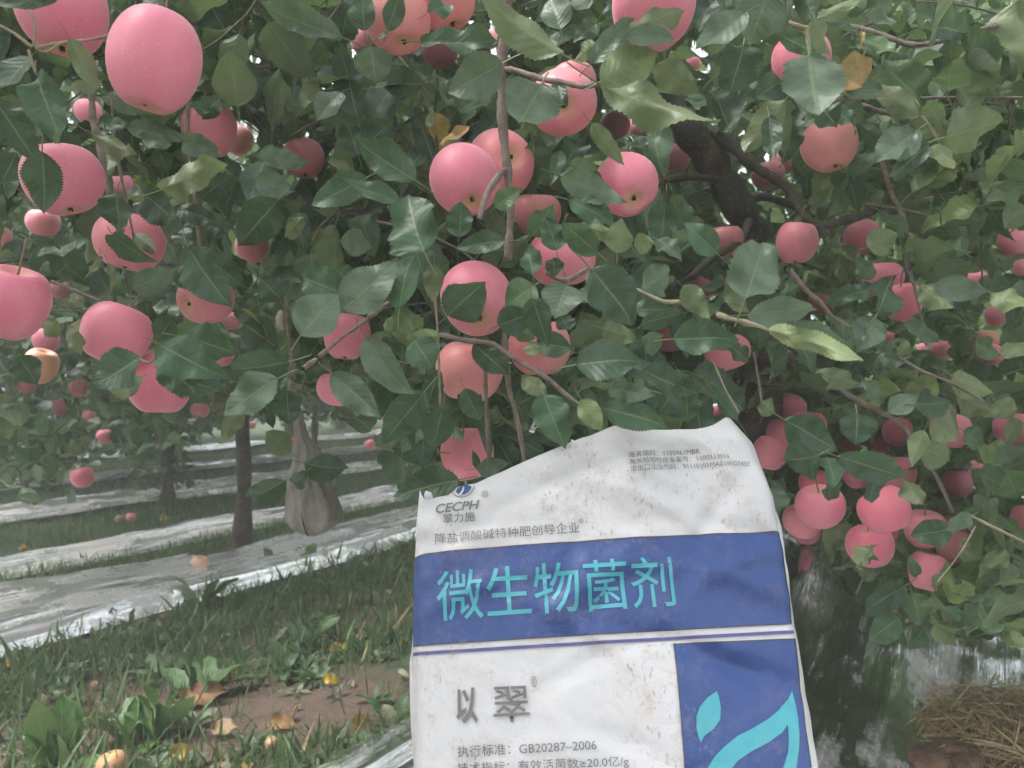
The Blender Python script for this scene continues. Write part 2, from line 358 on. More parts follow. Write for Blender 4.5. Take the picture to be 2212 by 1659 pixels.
def rosette(c, nl, L, wd, col, up=.35, jit=.35):
    an = RNG.random()*6.28+np.arange(nl)*2.4+RNG.normal(0, .25, nl); e = np.clip(RNG.normal(up, jit, nl), .05, 1.4)
    ax = np.c_[np.cos(an), np.sin(an), np.tan(e)]; pos = np.tile(c, (nl, 1))+np.c_[np.cos(an), np.sin(an), np.zeros(nl)]*L*.04+np.array([0, 0, .003])
    nr = np.tile([0, 0, 1.], (nl, 1))+.3*RNG.normal(0, 1, (nl, 3))
    return instance(TW, pos, ax, nr, L*RNG.uniform(.6, 1.1, nl), np.full(nl, wd), np.tile(col, (nl, 1))*RNG.uniform(.8, 1.25, (nl, 1)))
xy = scatter(1750, .6, 5.0, -2.64, -1.24, lambda x, y, q: np.clip((fbm(x*2.5+9, y*2.5, 3)*2.4-.55), .03, 1)*(1-.95*soilmask(x, y)))
gcols = [(.07, .12, .055), (.10, .15, .08), (.05, .11, .04), (.13, .165, .11), (.17, .18, .11)]
pw = [rosette(p, RNG.integers(5, 9), RNG.uniform(.035, .085), RNG.uniform(.8, 1.3), np.array(gcols[RNG.integers(0, 5)]), RNG.uniform(.25, .8)) for p in xy]
tag(leafmesh('ground_cover', merge(pw), M_WEED), 'low broad-leaved weeds covering the alley before the first film', 'ground cover', kind='stuff')
n = 900; xy = scatter(n, .6, 7, -2.9, -1.2, lambda x, y, q: np.full(len(x), .75)); n = len(xy); xy[:, 2] += .015
ax = RNG.normal(0, 1, (n, 3)); ax[:, 2] *= .25; nr = RNG.normal(0, .4, (n, 3)); nr[:, 2] += 1
lc = np.array([(.22, .13, .07), (.30, .20, .11), (.16, .09, .06), (.24, .20, .15), (.35, .22, .06)])[RNG.integers(0, 5, n)]
tag(leafmesh('leaf_litter', instance(TF, xy, ax, nr, RNG.uniform(.015, .05, n), RNG.uniform(.6, 1.3, n), lc), M_DRY),
    'scattered small dead leaves and bits among the weeds', 'leaf litter', kind='stuff')
weeds = [(343, 1590, 11, .14, 'bright green weed with two broad upright leaves left of the bare soil'),
         (427, 1503, 7, .17, 'tall pointed green weed beside the long brown leaf on the soil'),
         (120, 1668, 9, .16, 'large light green weed in the bottom left corner'),
         (265, 1600, 6, .11, 'small bright weed leaning at the near edge of the soil patch'),
         (437, 1300, 6, .15, 'upright weed poking up in front of the grey film edge'),
         (665, 1392, 6, .16, 'tall oval-leaved weed near the yellow dead leaf'),
         (615, 1450, 6, .12, 'pale green weed between the soil and the sack'),
         (590, 1225, 5, .12, 'dark weed standing against the silver film right of the pale apple'),
         (660, 1215, 6, .14, 'broad dark weed overlapping the bright film below the hanging bag')]
for u, v, nl, L, lab in weeds:
    c = G(u, v); c[2] = float(gz(c[0], c[1])); o = empty('weed', c, lab, 'weed', 'weeds standing up in the alley')
    col = np.array((.085, .18, .05) if 'bright' in lab or 'light' in lab else (.06, .125, .045))
    leafmesh('leaves', rosette(c, nl, L, 1.25, col, 1.0, .35), M_WEED, o)
fl = [(730, 1408, (.62, .36, .04), .055, 'yellow fallen leaf by the left edge of the sack'), (30, 1432, (.55, .27, .04), .06, 'orange yellow fallen leaf at the far left below the film'),
      (717, 1474, (.60, .42, .05), .05, 'yellow fallen leaf standing among grass below the other yellow one'), (397, 1634, (.45, .28, .05), .06, 'flat mustard fallen leaf near the bottom of the soil'),
      (717, 1240, (.42, .26, .08), .05, 'ochre fallen leaf in the weeds under the hanging bag'), (487, 1582, (.42, .30, .18), .07, 'round tan fallen leaf lying on bare soil'),
      (440, 1514, (.33, .17, .09), .12, 'long curled brown leaf on the soil'), (140, 1400, (.26, .12, .08), .07, 'reddish brown fallen leaf touching the film edge'),
      (610, 1568, (.34, .19, .08), .07, 'curled brown leaf in the grass right of the soil'), (357, 1121, (.60, .38, .06), .07, 'yellow leaf on the narrow silver strip'),
      (50, 1186, (.62, .30, .04), .05, 'small orange leaf on the grass behind the first film')]
for u, v, c, L, lab in fl:
    p = G(u, v); p[2] = float(gz(p[0], p[1]))+.022
    o = leafmesh('fallen_leaf', instance(TM, [p], [[1, .25*RNG.normal(), .15]], [[0, -.75, .7]], [L], [1.1], [c], off=-.5), M_DRY)
    tag(o, lab, 'fallen leaf', 'dead leaves on the ground')

# ------------------------------------------------------------------ soil and straw heap, bottom right
hc = SN(0, 0)+P(2205, 1659, 1.62); hc[2] = 0
th = np.linspace(0, 2*math.pi, 72, endpoint=False); rr = np.linspace(0, 1, 22); V = []; 
for r_ in rr:
    for a in th:
        R = (.40+.09*float(fbm(math.cos(a)*1.5+5, math.sin(a)*1.5+5)))*r_
        x, y = hc[0]+R*1.05*math.cos(a)+.02, hc[1]+.10+R*.55*math.sin(a)
        V.append((x, y, float(gz(x, y))+.014+.055*(1-r_**2)*float(.6+fbm(x*9, y*9))+.030*float(fbm(x*38, y*38)-.4)*(1-r_)**.4))
k = 72; Q = [(i*k+j, i*k+(j+1) % k, (i+1)*k+(j+1) % k, (i+1)*k+j) for i in range(21) for j in range(k)]
M_MOUND = flat('mound_soil', (.17, .10, .065), .95, nscale=30, amt=.5, bs=.9, bd=.02)
o = quads('soil_mound', np.array(V), Q, M_MOUND); tag(o, 'low brown soil heap covered with straw in the bottom right corner', 'soil heap', kind='structure')
def clod(c, r, seed):
    q = np.random.default_rng(seed); bm = bmesh.new(); bmesh.ops.create_icosphere(bm, subdivisions=3, radius=1)
    for v in bm.verts:
        d = v.co.copy(); f = .75+.5*float(fbm(d.x*1.6+seed*3, d.y*1.6+d.z*1.3+9, 4)); v.co = Vector((d.x*f*1.2, d.y*f, d.z*f*.65))*r
    me = bpy.data.meshes.new('soil_clod'); bm.to_mesh(me); bm.free(); o = link_mesh('soil_clod', me, M_MOUND); o.location = c; o.rotation_euler = (0, 0, q.random()*6); return o
for i, (u, v, r, lab) in enumerate([(2000, 1640, .042, 'largest brown soil clod at the left foot of the straw'), (2046, 1652, .034, 'brown soil clod right beside the largest one'),
        (1958, 1655, .028, 'small brown clod lying at the film edge'), (2085, 1630, .026, 'small brown clod tucked under the straw'), (2022, 1612, .022, 'little brown clod resting above the two big ones')]):
    p = P(u, v, 1.60+.05*(i % 3)); p[2] = .055; tag(clod(p, r, i), lab, 'soil clod', 'clods at the foot of the straw heap')
n = 4200; a = RNG.random(n)*6.28; r_ = np.sqrt(RNG.random(n)); pos = np.c_[hc[0]+.10+.40*r_*np.cos(a), hc[1]+.16+.22*r_*np.sin(a), +.045+.055*(1-r_**2)*RNG.uniform(.6, 1.3, n)]
pos = pos[(pos[:, 0]-hc[0]) > -.12-.2*(pos[:, 1]-hc[1])]; n = len(pos)
ax = RNG.normal(0, 1, (n, 3)); ax[:, 2] *= .28; ax[:, 0] *= 1.5
sc_ = np.array([(.74, .57, .32), (.58, .43, .22), (.82, .68, .44), (.42, .28, .14)])[RNG.integers(0, 4, n)]
tag(leafmesh('straw', instance(TG, pos, ax, RNG.normal(0, .5, (n, 3))+[0, 0, 1], RNG.uniform(.03, .12, n), RNG.uniform(.5, 1.7, n), sc_), M_DRY), 'dry yellow straw strewn over the soil heap', 'straw', kind='stuff')
# torn piece of cardboard on the heap
cb = [(2008, 1535), (2020, 1508), (2060, 1498), (2095, 1488), (2118, 1500), (2150, 1515), (2212, 1520), (2250, 1545), (2190, 1560), (2120, 1548), (2060, 1545)]
bm = bmesh.new(); vs = [bm.verts.new(P(u+6, v+12, 1.90-(v-1500)*.0028)) for u, v in cb]; f = bm.faces.new(vs)
ex = bmesh.ops.extrude_face_region(bm, geom=[f]); bmesh.ops.translate(bm, verts=[e for e in ex['geom'] if isinstance(e, bmesh.types.BMVert)], vec=(0, .001, -.005))
me = bpy.data.meshes.new('cardboard'); bm.to_mesh(me); bm.free()
tag(link_mesh('cardboard', me, flat('cardboard', (.50, .36, .22), .9, nscale=40, amt=.15)), 'torn tan cardboard piece at the back of the straw', 'cardboard')

# ------------------------------------------------------------------ apples
def apple_mesh(seed):
    nt_, na = 26, 32; q = np.random.default_rng(seed); V = []; p5 = q.random()*6; sq = q.uniform(.92, 1.0); tp = q.uniform(.04, .09)
    for i in range(nt_+1):
        t = math.pi*i/nt_
        for j in range(na):
            a = 2*math.pi*j/na
            lob = 1+.018*math.cos(5*a+p5)*max(0, -math.cos(t))+.02*math.cos(2*a+p5*2)+.012*math.cos(3*a+p5)
            R = math.sin(t)**.92*(1+tp*math.cos(t))*lob if 0 < i < nt_ else 1e-4
            z = sq*math.cos(t)-.36*math.exp(-(t/.36)**2)+.24*math.exp(-((math.pi-t)/.30)**2)+.03*math.cos(a+p5)*math.cos(t)
            V.append((.0425*R*math.cos(a), .0425*R*math.sin(a), .0425*z))
    V = np.array(V); Q = np.array([(i*na+j, (i+1)*na+j, (i+1)*na+(j+1) % na, i*na+(j+1) % na) for i in range(nt_) for j in range(na)])
    return V, Q
AM = []
for k in range(5):
    o = quads('apple', *apple_mesh(k), M_APPLE); me = o.data; bpy.data.objects.remove(o); me.name = 'apple'; AM.append(me)
v, q = tube(smooth_path([(0, 0, .021), (.001, 0, .035), (.004, .001, .052), (.010, .002, .064)]), [.0016, .0012, .0012, .0020], 6)
o = quads('stem', v, q, M_STEM); STEM = o.data; bpy.data.objects.remove(o)
cal = []
for k in range(5):
    a = k*1.257; d = np.array([math.cos(a), math.sin(a), 0]); s = np.array([-math.sin(a), math.cos(a), 0]); z = np.array([0, 0, -.0312])
    b = len(cal)*6; cal.append((np.array([z+s*.0022, z-s*.0022, z+d*.0028+s*.0012+[0, 0, -.0025], z+d*.0028-s*.0012+[0, 0, -.0025], z+d*.0022+[0, 0, -.0050]+s*.0003, z+d*.0022+[0, 0, -.0050]-s*.0003]), np.array([(0, 1, 3, 2), (2, 3, 5, 4)])))
pm = []; b = 0; VV = []; 
for a_, q_ in cal: VV.append(a_); pm.append(q_+b); b += 6
bv, bq = tube([(0, 0, -.030), (0, 0, -.0335)], [.0034, .0020], 8); VV.append(bv); pm.append(bq+b)
o = quads('calyx', np.concatenate(VV), np.concatenate(pm), M_CALYX); CALYX = o.data; bpy.data.objects.remove(o)
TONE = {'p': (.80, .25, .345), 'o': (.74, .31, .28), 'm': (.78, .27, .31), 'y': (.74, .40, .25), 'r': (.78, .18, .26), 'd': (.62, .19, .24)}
APPLES = []
def add_apple(u, v, w_, h_, D, tone, cal, lab, group='apples hanging on the trees'):
    if D is None: D = .086*F/((w_+h_)/2)
    ct = math.cos(math.atan((u-CU)/F)); r = w_/2*D/F*ct; k = len(APPLES); o = bpy.data.objects.new('apple', AM[k % 5]); C.objects.link(o)
    o.location = P(u, v, D) if D > 0 else (0, 0, 0)
    s = r/.0425; o.scale = (s, s, s*max(.85, min(1.25, h_/w_/ct))*1.0)
    if cal:
        d = Vector(((cal[0]-u)/(w_/2)/.95, 0, -(cal[1]-v)/(h_/2)/.95)); m2 = min(d.length, .97); d = d.normalized()*m2; d.y = -math.sqrt(1-m2*m2)
    else: d = Vector((random.gauss(0, .22), random.gauss(0, .16), -1)).normalized()
    o.rotation_euler = ((-d).to_track_quat('Z', 'Y') @ Matrix.Rotation(random.random()*6.28, 4, 'Z').to_quaternion()).to_euler()
    c = np.array(TONE[tone])*random.uniform(.94, 1.06); o.color = (*c, .25 if tone == 'y' else 1)
    tag(o, lab, 'apple', group); APPLES.append((u, v, w_, h_, D))
    if w_ > 84:
        for nm, me, mt in (('stem', STEM, M_STEM), ('calyx', CALYX, M_CALYX)):
            c_ = bpy.data.objects.new(nm, me); C.objects.link(c_); c_.parent = o
            if not me.materials: me.materials.append(mt)
    return o
A = [
(135, 22, 208, 206, None, 'p', None, 'large pink apple cut by the top edge in the upper left corner'),
(334, 132, 213, 234, None, 'p', None, 'largest pink apple of all, speckled, hanging whole in the upper left'),
(137, 388, 186, 166, .78, 'p', None, 'big pink apple behind a dark upright leaf at the left'),
(22, 653, 186, 186, .78, 'p', None, 'big pink apple cut by the left edge of the picture'),
(250, 722, 156, 152, .90, 'p', None, 'round bright pink apple with a serrated leaf over its lower right'),
(342, 822, 150, 166, .96, 'p', None, 'pink apple lowest of the left cluster, half hidden under three leaves'),
(443, 643, 124, 118, None, 'm', (421, 665), 'salmon apple showing its dark calyx, a pointed leaf over its right side'),
(452, 280, 122, 128, None, 'm', None, 'shaded orange pink apple right below the largest apple, a thin twig before it'),
(280, 524, 166, 136, .98, 'm', None, 'pink and orange apple behind two dark leaves, above the round bright pink one'),
(190, 241, 62, 56, None, 'p', None, 'small pink apple glimpsed behind a dark twig below the upper left corner apple'),
(93, 480, 80, 66, None, 'm', None, 'small salmon apple just under the apple with the dark upright leaf'),
(4, 515, 50, 62, None, 'm', None, 'dim apple sliver on the left edge above the cut apple'),
(517, 305, 62, 80, None, 'o', None, 'dull apple tucked right behind the shaded orange pink one'),
(655, 342, 92, 92, None, 'm', None, 'crescent of an apple behind a dark leaf left of the central pair'),
(545, 535, 74, 74, None, 'm', None, 'apple underside peeping below a broad dark leaf left of centre'),
(262, 398, 56, 50, None, 'p', None, 'small pink apple right of the apple with the dark upright leaf'),
(630, 70, 54, 70, None, 'o', None, 'dull apple sliver behind a grey green leaf near the top'),
(860, 44, 146, 152, None, 'o', None, 'dull orange pink apple hanging lowest of the top trio'),
(962, 2, 134, 134, .96, 'o', None, 'apple cut by the top edge, right one of the top trio'),
(788, 88, 66, 66, None, 'm', None, 'small pink apple at the left foot of the top trio'),
(950, 108, 80, 82, None, 'd', None, 'dark shaded apple under the broad leaf of the top trio'),
(1058, 84, 44, 44, None, 'o', None, 'dim apple just left of the long grey shoot near the top'),
(1410, 18, 178, 186, .80, 'p', None, 'large pink apple at the top, crossed by long olive leaves'),
(1216, 222, 144, 152, None, 'm', (1214, 253), 'apple hanging behind a wide grey leaf, calyx facing out, right of the long shoot'),
(1236, 182, 104, 90, 1.08, 'm', None, 'apple hidden behind the one under the wide grey leaf'),
(1080, 356, 150, 162, .99, 'm', (1106, 357), 'rear apple of the central pair, behind the long grey shoot'),
(1003, 389, 148, 164, .88, 'p', (1024, 450), 'front apple of the central pair, rosy and speckled'),
(1354, 400, 136, 153, None, 'p', (1363, 448), 'oval pink apple with dark calyx, right of the central pair'),
(1160, 462, 104, 102, None, 'o', None, 'shaded apple right below the rear apple of the central pair'),
(1330, 270, 68, 62, None, 'm', None, 'small distant apple above the oval pink one'),
(1380, 277, 50, 50, None, 'm', None, 'tiny dim apple touching the small distant one above the oval apple'),
(1460, 342, 68, 62, None, 'p', None, 'small pink apple between the oval apple and the dark trunk'),
(1029, 646, 156, 180, .90, 'p', (1039, 702), 'central apple with a red streak, a jagged dark leaf across it'),
(1014, 802, 148, 152, .98, 'o', None, 'orange pink apple directly under the one with the red streak'),
(1165, 752, 134, 134, 1.0, 'o', None, 'apple right of the orange pink one, half covered by two leaves'),
(1212, 560, 146, 132, 1.0, 'm', None, 'salmon apple behind the twig knot right of the red streaked apple'),
(1009, 980, 116, 122, None, 'm', None, 'pink apple hanging lowest in the centre, just above the sack logo'),
(750, 725, 104, 118, None, 'p', None, 'deep pink apple behind the forked twig left of centre'),
(732, 840, 98, 84, None, 'p', None, 'pink apple under the one behind the forked twig'),
(775, 880, 28, 28, None, 'm', None, 'tiny apple beside the pink one under the forked twig'),
(828, 893, 30, 34, None, 'm', None, 'tiny distant apple over the silver film, right of centre left gap'),
(800, 960, 27, 25, None, 'm', None, 'tiny distant apple in front of the bright silver strip'),
(875, 948, 24, 24, None, 'm', None, 'tiny pink apple at the tip of a long dark leaf over the film'),
(1791, 314, 127, 126, None, 'o', None, 'dull shaded apple hanging alone at the upper right, dark leaf on top'),
(1732, 132, 130, 128, .96, 'p', None, 'pink apple behind the wide pale leaf at the upper right'),
(1722, 523, 94, 104, None, 'm', None, 'salmon apple right beside the big pale serrated leaf'),
(1863, 513, 82, 78, None, 'p', None, 'bright pink apple top above the pale limb at the right'),
(1568, 522, 78, 82, None, 'o', None, 'dull apple behind the lower end of the dark trunk'),
(1608, 489, 28, 36, None, 'p', None, 'tiny pink apple at the lower end of the dark trunk'),
(1598, 542, 34, 32, None, 'p', None, 'tiny pink apple under the thin dark branch below the trunk'),
(1660, 378, 74, 66, None, 'm', None, 'apple crossed by the dark forked limb at the right'),
(1692, 350, 54, 56, None, 'p', None, 'bright small apple just above the dark forked limb'),
(2190, 523, 76, 72, None, 'p', None, 'pink apple at the right edge under the pale limb'),
(1490, 138, 52, 44, None, 'd', None, 'dark small apple behind the leaves left of the top right knot'),
(2035, 408, 34, 34, None, 'p', None, 'tiny bright apple far back, left one of two at the right'),
(2056, 452, 32, 34, None, 'p', None, 'tiny bright apple far back, lower one of two at the right'),
(1513, 624, 58, 58, None, 'p', None, 'small pink apple left of the big pale serrated leaf'),
(1908, 602, 92, 84, None, 'p', None, 'upper left apple of the cluster behind the dark oval leaf at the right'),
(1950, 652, 92, 94, None, 'r', None, 'red lower apple of the cluster behind the dark oval leaf at the right'),
(1763, 656, 64, 56, None, 'm', None, 'small apple behind the thin twig left of the dark oval leaf'),
(1572, 762, 104, 80, None, 'm', None, 'apple underside below the grey twig tip, right of centre'),
(1785, 752, 62, 52, None, 'm', None, 'apple under the long olive leaf tip at the right'),
(1922, 730, 50, 42, None, 'p', None, 'small bright apple below the red lower one of the right cluster'),
(2151, 682, 50, 64, None, 'p', None, 'pink apple hanging above the yellow topped one at the right'),
(2130, 735, 60, 54, None, 'y', None, 'pale yellow topped apple at the far right'),
(2136, 762, 74, 50, 2.0, 'p', None, 'pink apple under the yellow topped one at the far right'),
(2034, 755, 52, 44, None, 'p', None, 'small pink apple left of the yellow topped one'),
(1998, 751, 32, 30, None, 'p', None, 'tiny pink apple at the tip of a thin twig left of the yellow topped one'),
(2212, 585, 56, 62, None, 'p', None, 'pink apple sliver on the right edge'),
(2110, 603, 48, 42, None, 'p', None, 'small pink apple behind an olive leaf near the right edge'),
(1549, 894, 40, 42, None, 'r', None, 'small dark pink apple just above the sack top fold'),
(1705, 880, 78, 64, None, 'p', None, 'pink apple right of the sack corner, uppermost of three'),
(1692, 938, 76, 72, None, 'm', None, 'pink apple right of the sack corner, middle of three'),
(1664, 978, 80, 84, None, 'm', None, 'pink apple half behind the sack shoulder, lowest of three'),
(1830, 958, 60, 48, None, 'm', None, 'apple strip showing under the round dark leaf at the right'),
(1900, 965, 46, 68, None, 'p', None, 'narrow apple glimpse behind olive leaves right of the round dark leaf'),
(1853, 1020, 72, 74, None, 'p', None, 'pink apple just above the low cluster right of the sack'),
(2105, 1012, 44, 40, None, 'p', None, 'small apple among light leaves at the lower right'),
(1772, 1094, 110, 104, None, 'p', None, 'left apple of the low cluster beside the sack'),
(1910, 1102, 117, 110, None, 'r', None, 'bright red apple in the middle of the low cluster beside the sack'),
(1742, 1146, 64, 66, None, 'p', None, 'dim apple tucked behind the left apple of the low cluster'),
(1878, 1178, 107, 96, None, 'r', None, 'apple hanging just under the bright red one of the low cluster'),
(1998, 1142, 96, 92, None, 'm', None, 'apple behind a broad grey leaf at the right of the low cluster'),
(2003, 1233, 90, 100, None, 'm', None, 'lowest large apple of the low cluster, above the film'),
(2060, 1180, 80, 82, None, 'o', None, 'shaded apple at the right end of the low cluster'),
(1957, 1293, 36, 32, None, 'm', None, 'small apple under the lowest large one of the cluster'),
(2085, 1050, 32, 30, None, 'm', None, 'tiny apple upper right of the low cluster'),
(88, 790, 84, 88, None, 'y', None, 'yellowish shaded apple under the cut apple at the left edge'),
(58, 835, 46, 40, None, 'm', None, 'small apple beneath the yellowish one at the left'),
(100, 735, 62, 62, None, 'd', None, 'dim apple right behind the yellowish one at the left'),
(128, 880, 42, 42, None, 'm', None, 'distant salmon apple in the low foliage at the left'),
(170, 838, 42, 40, None, 'm', None, 'distant apple below the round bright pink one'),
(193, 898, 32, 26, None, 'm', None, 'small distant apple above the hanging small pink one'),
(227, 943, 40, 36, None, 'p', None, 'small pink apple hanging low against the grass at the left'),
(178, 1031, 54, 50, None, 'r', None, 'dark pink apple hanging lowest at the left over the silver film'),
(329, 943, 20, 14, None, 'm', None, 'tiny apple near the leafy trunk'),
(432, 886, 42, 34, None, 'm', None, 'distant apple right of the lowest apple of the left cluster'),
(475, 766, 64, 62, None, 'p', None, 'pink apple underside below two dark leaves left of the forked twig'),
(502, 692, 46, 44, None, 'm', None, 'salmon apple just right of the one showing its calyx at the left'),
(634, 954, 23, 24, None, 'm', None, 'tiny apple beside the neck of the hanging bag'),
(541, 918, 24, 18, None, 'm', None, 'tiny apple next to the top of the dark thin trunk'),
(130, 626, 50, 44, None, 'm', None, 'small apple between the cut apple and the round bright pink one'),
(1440, 733, 72, 62, None, 'm', None, 'apple behind leaves right of centre, above the sack'),
(1437, 900, 56, 72, None, 'm', None, 'narrow pink apple behind the broad leaf over the sack edge'),
(1312, 728, 50, 42, None, 'm', None, 'small apple beneath the olive leaf right of the central apples'),
]
for a in A: add_apple(*a)
for i in range(12):
    D = random.uniform(1.5, 2.1); u = 1760+150*(i % 4)+random.uniform(-30, 30); v = 930+105*(i//4)+random.uniform(-20, 20)
    add_apple(u, v, 140/D, 136/D, D, 'prm'[i % 3], None, 'pink apple deep in the foliage above the shiny film, %s row, %s from the left' % (('top', 'middle', 'bottom')[i//4], ('first', 'second', 'third', 'fourth')[i % 4]), 'apples deep above the shiny film')
for u, v, w_, tone, lab in [(432, 1218, 43, 'y', 'pale peach apple lying on the first film'), (283, 1118, 25, 'p', 'pink fallen apple on the grass behind the narrow strip'),
                            (258, 1121, 20, 'y', 'faded tan fallen apple beside the pink one on the grass'),
                            (243, 1655, 76, 'y', 'rotting tan apple at the bottom edge among weeds'), (588, 1606, 32, 'y', 'small brownish apple half hidden in the grass by the sack')]:
    D = CAM_H*F/(v-CV)
    r = w_/2*D/F; D = (CAM_H-r*.9)*F/(v-CV)
    o = add_apple(u, v, w_, w_*.92, D, tone, None, lab, 'apples fallen on the ground')
    if 'rotting' in lab: o.color = (.48, .26, .12, .1)
    if 'brownish' in lab or 'tan' in lab and 'rot' not in lab: o.color = (.42, .27, .15, 0)
    if 'peach' in lab: o.color = (.80, .46, .34, .15)
AU = np.array([a[0] for a in APPLES]); AV = np.array([a[1] for a in APPLES]); AW = np.array([a[2] for a in APPLES]); AH = np.array([a[3] for a in APPLES]); AD = np.array([a[4] for a in APPLES])
def clear_of_apples(base, tip, f=.92):
    ok = np.ones(len(base), bool)
    for w0 in (0, .33, .66, 1.0):
        p = base*(1-w0)+tip*w0; u, v = proj(p); mg = .012/p[:, 1]*F
        for k in range(len(AU)):
            big = AW[k] > 60; fr = f if big else .88
            inside = ((u-AU[k])/(AW[k]/2*fr+mg*(1 if big else .3)))**2+((v-AV[k])/(AH[k]/2*fr+mg*(1 if big else .3)))**2 < 1
            ok &= ~(inside & (p[:, 1] < AD[k]+.02) & (p[:, 1] > 0))
    return ok
# ------------------------------------------------------------------ trees: foliage scattered in the canopy volumes
VL = [(-400, 700), (0, 760), (150, 800), (300, 850), (520, 850), (620, 850), (700, 870), (830, 955), (900, 1070), (1000, 1130), (1100, 1180), (1700, 1150), (1800, 1230), (1900, 1290), (2050, 1370), (2212, 1400), (3000, 1450)]
VLX = [a for a, b in VL]; VLY = [b for a, b in VL]
TINTS = np.array([(.046, .088, .052), (.060, .108, .060), (.046, .082, .058), (.080, .130, .062), (.110, .155, .065), (.080, .120, .088)])
SKX0, SKX1, SKV = 860, 1790, 885
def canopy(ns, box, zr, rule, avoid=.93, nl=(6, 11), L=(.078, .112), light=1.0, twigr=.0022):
    """leafy shoots inside a row-aligned box; leaf arrays + twig tubes"""
    s = RNG.uniform(*box[0], ns); q = RNG.uniform(*box[1], ns); z = RNG.uniform(*zr, ns)
    O = s[:, None]*DV+q[:, None]*NV; O[:, 2] = z
    pos, ax, nr, sz, tw = [], [], [], [], []
    for o in O:
        d = RNG.normal(0, 1, 3); d[2] = d[2]*.5-.1; d /= np.linalg.norm(d); k = RNG.integers(*nl); ln = RNG.uniform(.14, .26)
        bend = RNG.normal(0, .05, 3)-[0, 0, .04]; path = [o+d*ln*t+bend*t*t for t in np.linspace(0, 1, 5)]; tw.append((path, k))
        a0 = RNG.random()*6.28; e1 = np.cross(d, [0.1, .2, 1.]); e1 /= np.linalg.norm(e1); e2 = np.cross(d, e1)
        for j in range(k):
            t = (j+.6)/k; a = a0+j*2.4; rad = e1*math.cos(a)+e2*math.sin(a)
            x = d*RNG.uniform(.2, .8)+rad+np.array([0, 0, RNG.uniform(-.75, .1)])
            pos.append(o+d*ln*t+bend*t*t); ax.append(x); nr.append(np.array([0, 0, 1.])+RNG.normal(0, .42, 3)+np.array([0, -.35, 0])); sz.append(RNG.uniform(*L)*(1-.25*t))
    pos, ax, nr, sz = map(np.array, (pos, ax, nr, sz)); ax = unit(ax)
    tip = pos+ax*sz[:, None]*1.3
    ok = np.linalg.norm(pos-[0, 0, CAM_H], axis=1) > .62
    ub, vb = proj(pos); ut, vt = proj(tip)
    infr = (pos[:, 1] > .1) & (ub > -160) & (ub < 2372) & (vb > -160)
    ok &= ~(infr & (tip[:, 1] < avoid)) & ~(infr & (pos[:, 1] < avoid))
    ok &= (infr & (vb > -90)) | (RNG.random(len(pos)) < .24)
    ok &= clear_of_apples(pos, tip)
    ok &= rule(pos, tip, ub, vb, ut, vt, infr)
    pos, ax, nr, sz = pos[ok], ax[ok], nr[ok], sz[ok]
    n = len(pos); ti = TINTS[RNG.choice(6, n, p=[.27, .24, .16, .15, .10, .08])]*RNG.uniform(.8, 1.25, (n, 1))*light  # light: stronger daylight on the outer trees, put into their leaf colour
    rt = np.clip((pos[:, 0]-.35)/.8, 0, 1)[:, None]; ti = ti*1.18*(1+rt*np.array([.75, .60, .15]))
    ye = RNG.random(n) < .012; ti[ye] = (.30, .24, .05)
    tl = []
    for path, k in tw:
        p = np.array(path); u, v = proj(p)
        if rule(p, p, u, v, u, v, (p[:, 1] > .1) & (u > -160) & (u < 2372)).all() and clear_of_apples(p, p).all() and not ((p[:, 1] < avoid) & (p[:, 1] > 0) & (np.abs(u-CU) < 1300)).any() and np.linalg.norm(p-[0, 0, CAM_H], axis=1).min() > .6:
            tl.append(tube(p, [twigr, twigr*.6], 4))
    return (pos, ax, nr, sz, ti), tl
def near_rule(pos, tip, ub, vb, ut, vt, infr):
    lim = np.interp(ut, VLX, VLY); ok = ~(infr & ((vt > lim) | (vb > np.interp(ub, VLX, VLY))))
    inS = (ut > SKX0) & (ut < SKX1) & (vt > SKV) & (tip[:, 1] < .98) & (tip[:, 1] > 0)
    for tu, tv, tr_, td in ((1480, 280, 46, 1.9), (1505, 315, 46, 1.9), (1535, 355, 48, 1.9), (1580, 420, 48, 1.9), (1620, 480, 42, 1.9), (1590, 322, 24, 1.8), (1640, 366, 28, 1.8), (1675, 390, 24, 1.8), (1710, 425, 26, 1.75), (1750, 480, 24, 1.7), (1085, 150, 18, .95), (1090, 300, 18, .95), (1100, 450, 18, .95)):
        for f in (0, .5, 1):
            uu, vv = ub+(ut-ub)*f, vb+(vt-vb)*f; ok &= ~(infr & (tip[:, 1] < td) & ((uu-tu)**2+(vv-tv)**2 < (tr_+12)**2) & (RNG.random(len(ub)) < .9))
    ok &= ~(infr & (ub > 1500) & (vb < 820) & (pos[:, 1] > 1.25) & (RNG.random(len(ub)) < .25))
    return ok & ~inS
def back_rule(lo):
    lx = [a for a, b in lo]; ly = [b for a, b in lo]
    return lambda pos, tip, ub, vb, ut, vt, infr: ~(infr & (vt > np.interp(ut, lx, ly)))
def mk_leaves(name, L, parent, far=False, m=None):
    pos, ax, nr, sz, ti = L
    wd = RNG.uniform(.88, 1.2, len(pos)); u, v = proj(pos); hi = (pos[:, 1] > .5) & (pos[:, 1] < 2.0) & (u > -500) & (u < 3200) & (v > -700)
    if far: arr = instance(TF, pos, ax, nr, sz, wd, ti)
    else: arr = merge([instance(TT, pos[k], ax[k], nr[k], sz[k], wd[k], ti[k], off=o) for TT, k, o in ((TM, hi, .3), (TF, ~hi, .3))])
    return tag(leafmesh(name, arr, m or (M_FAR if far else M_LEAF), parent), kind='stuff')
def trunk_path(b, top, r0, wob=.04):
    return [b, b+(top-b)*.3+RNG.normal(0, wob, 3)*[1, 1, 0], b+(top-b)*.65+RNG.normal(0, wob, 3)*[1, 1, 0], top]
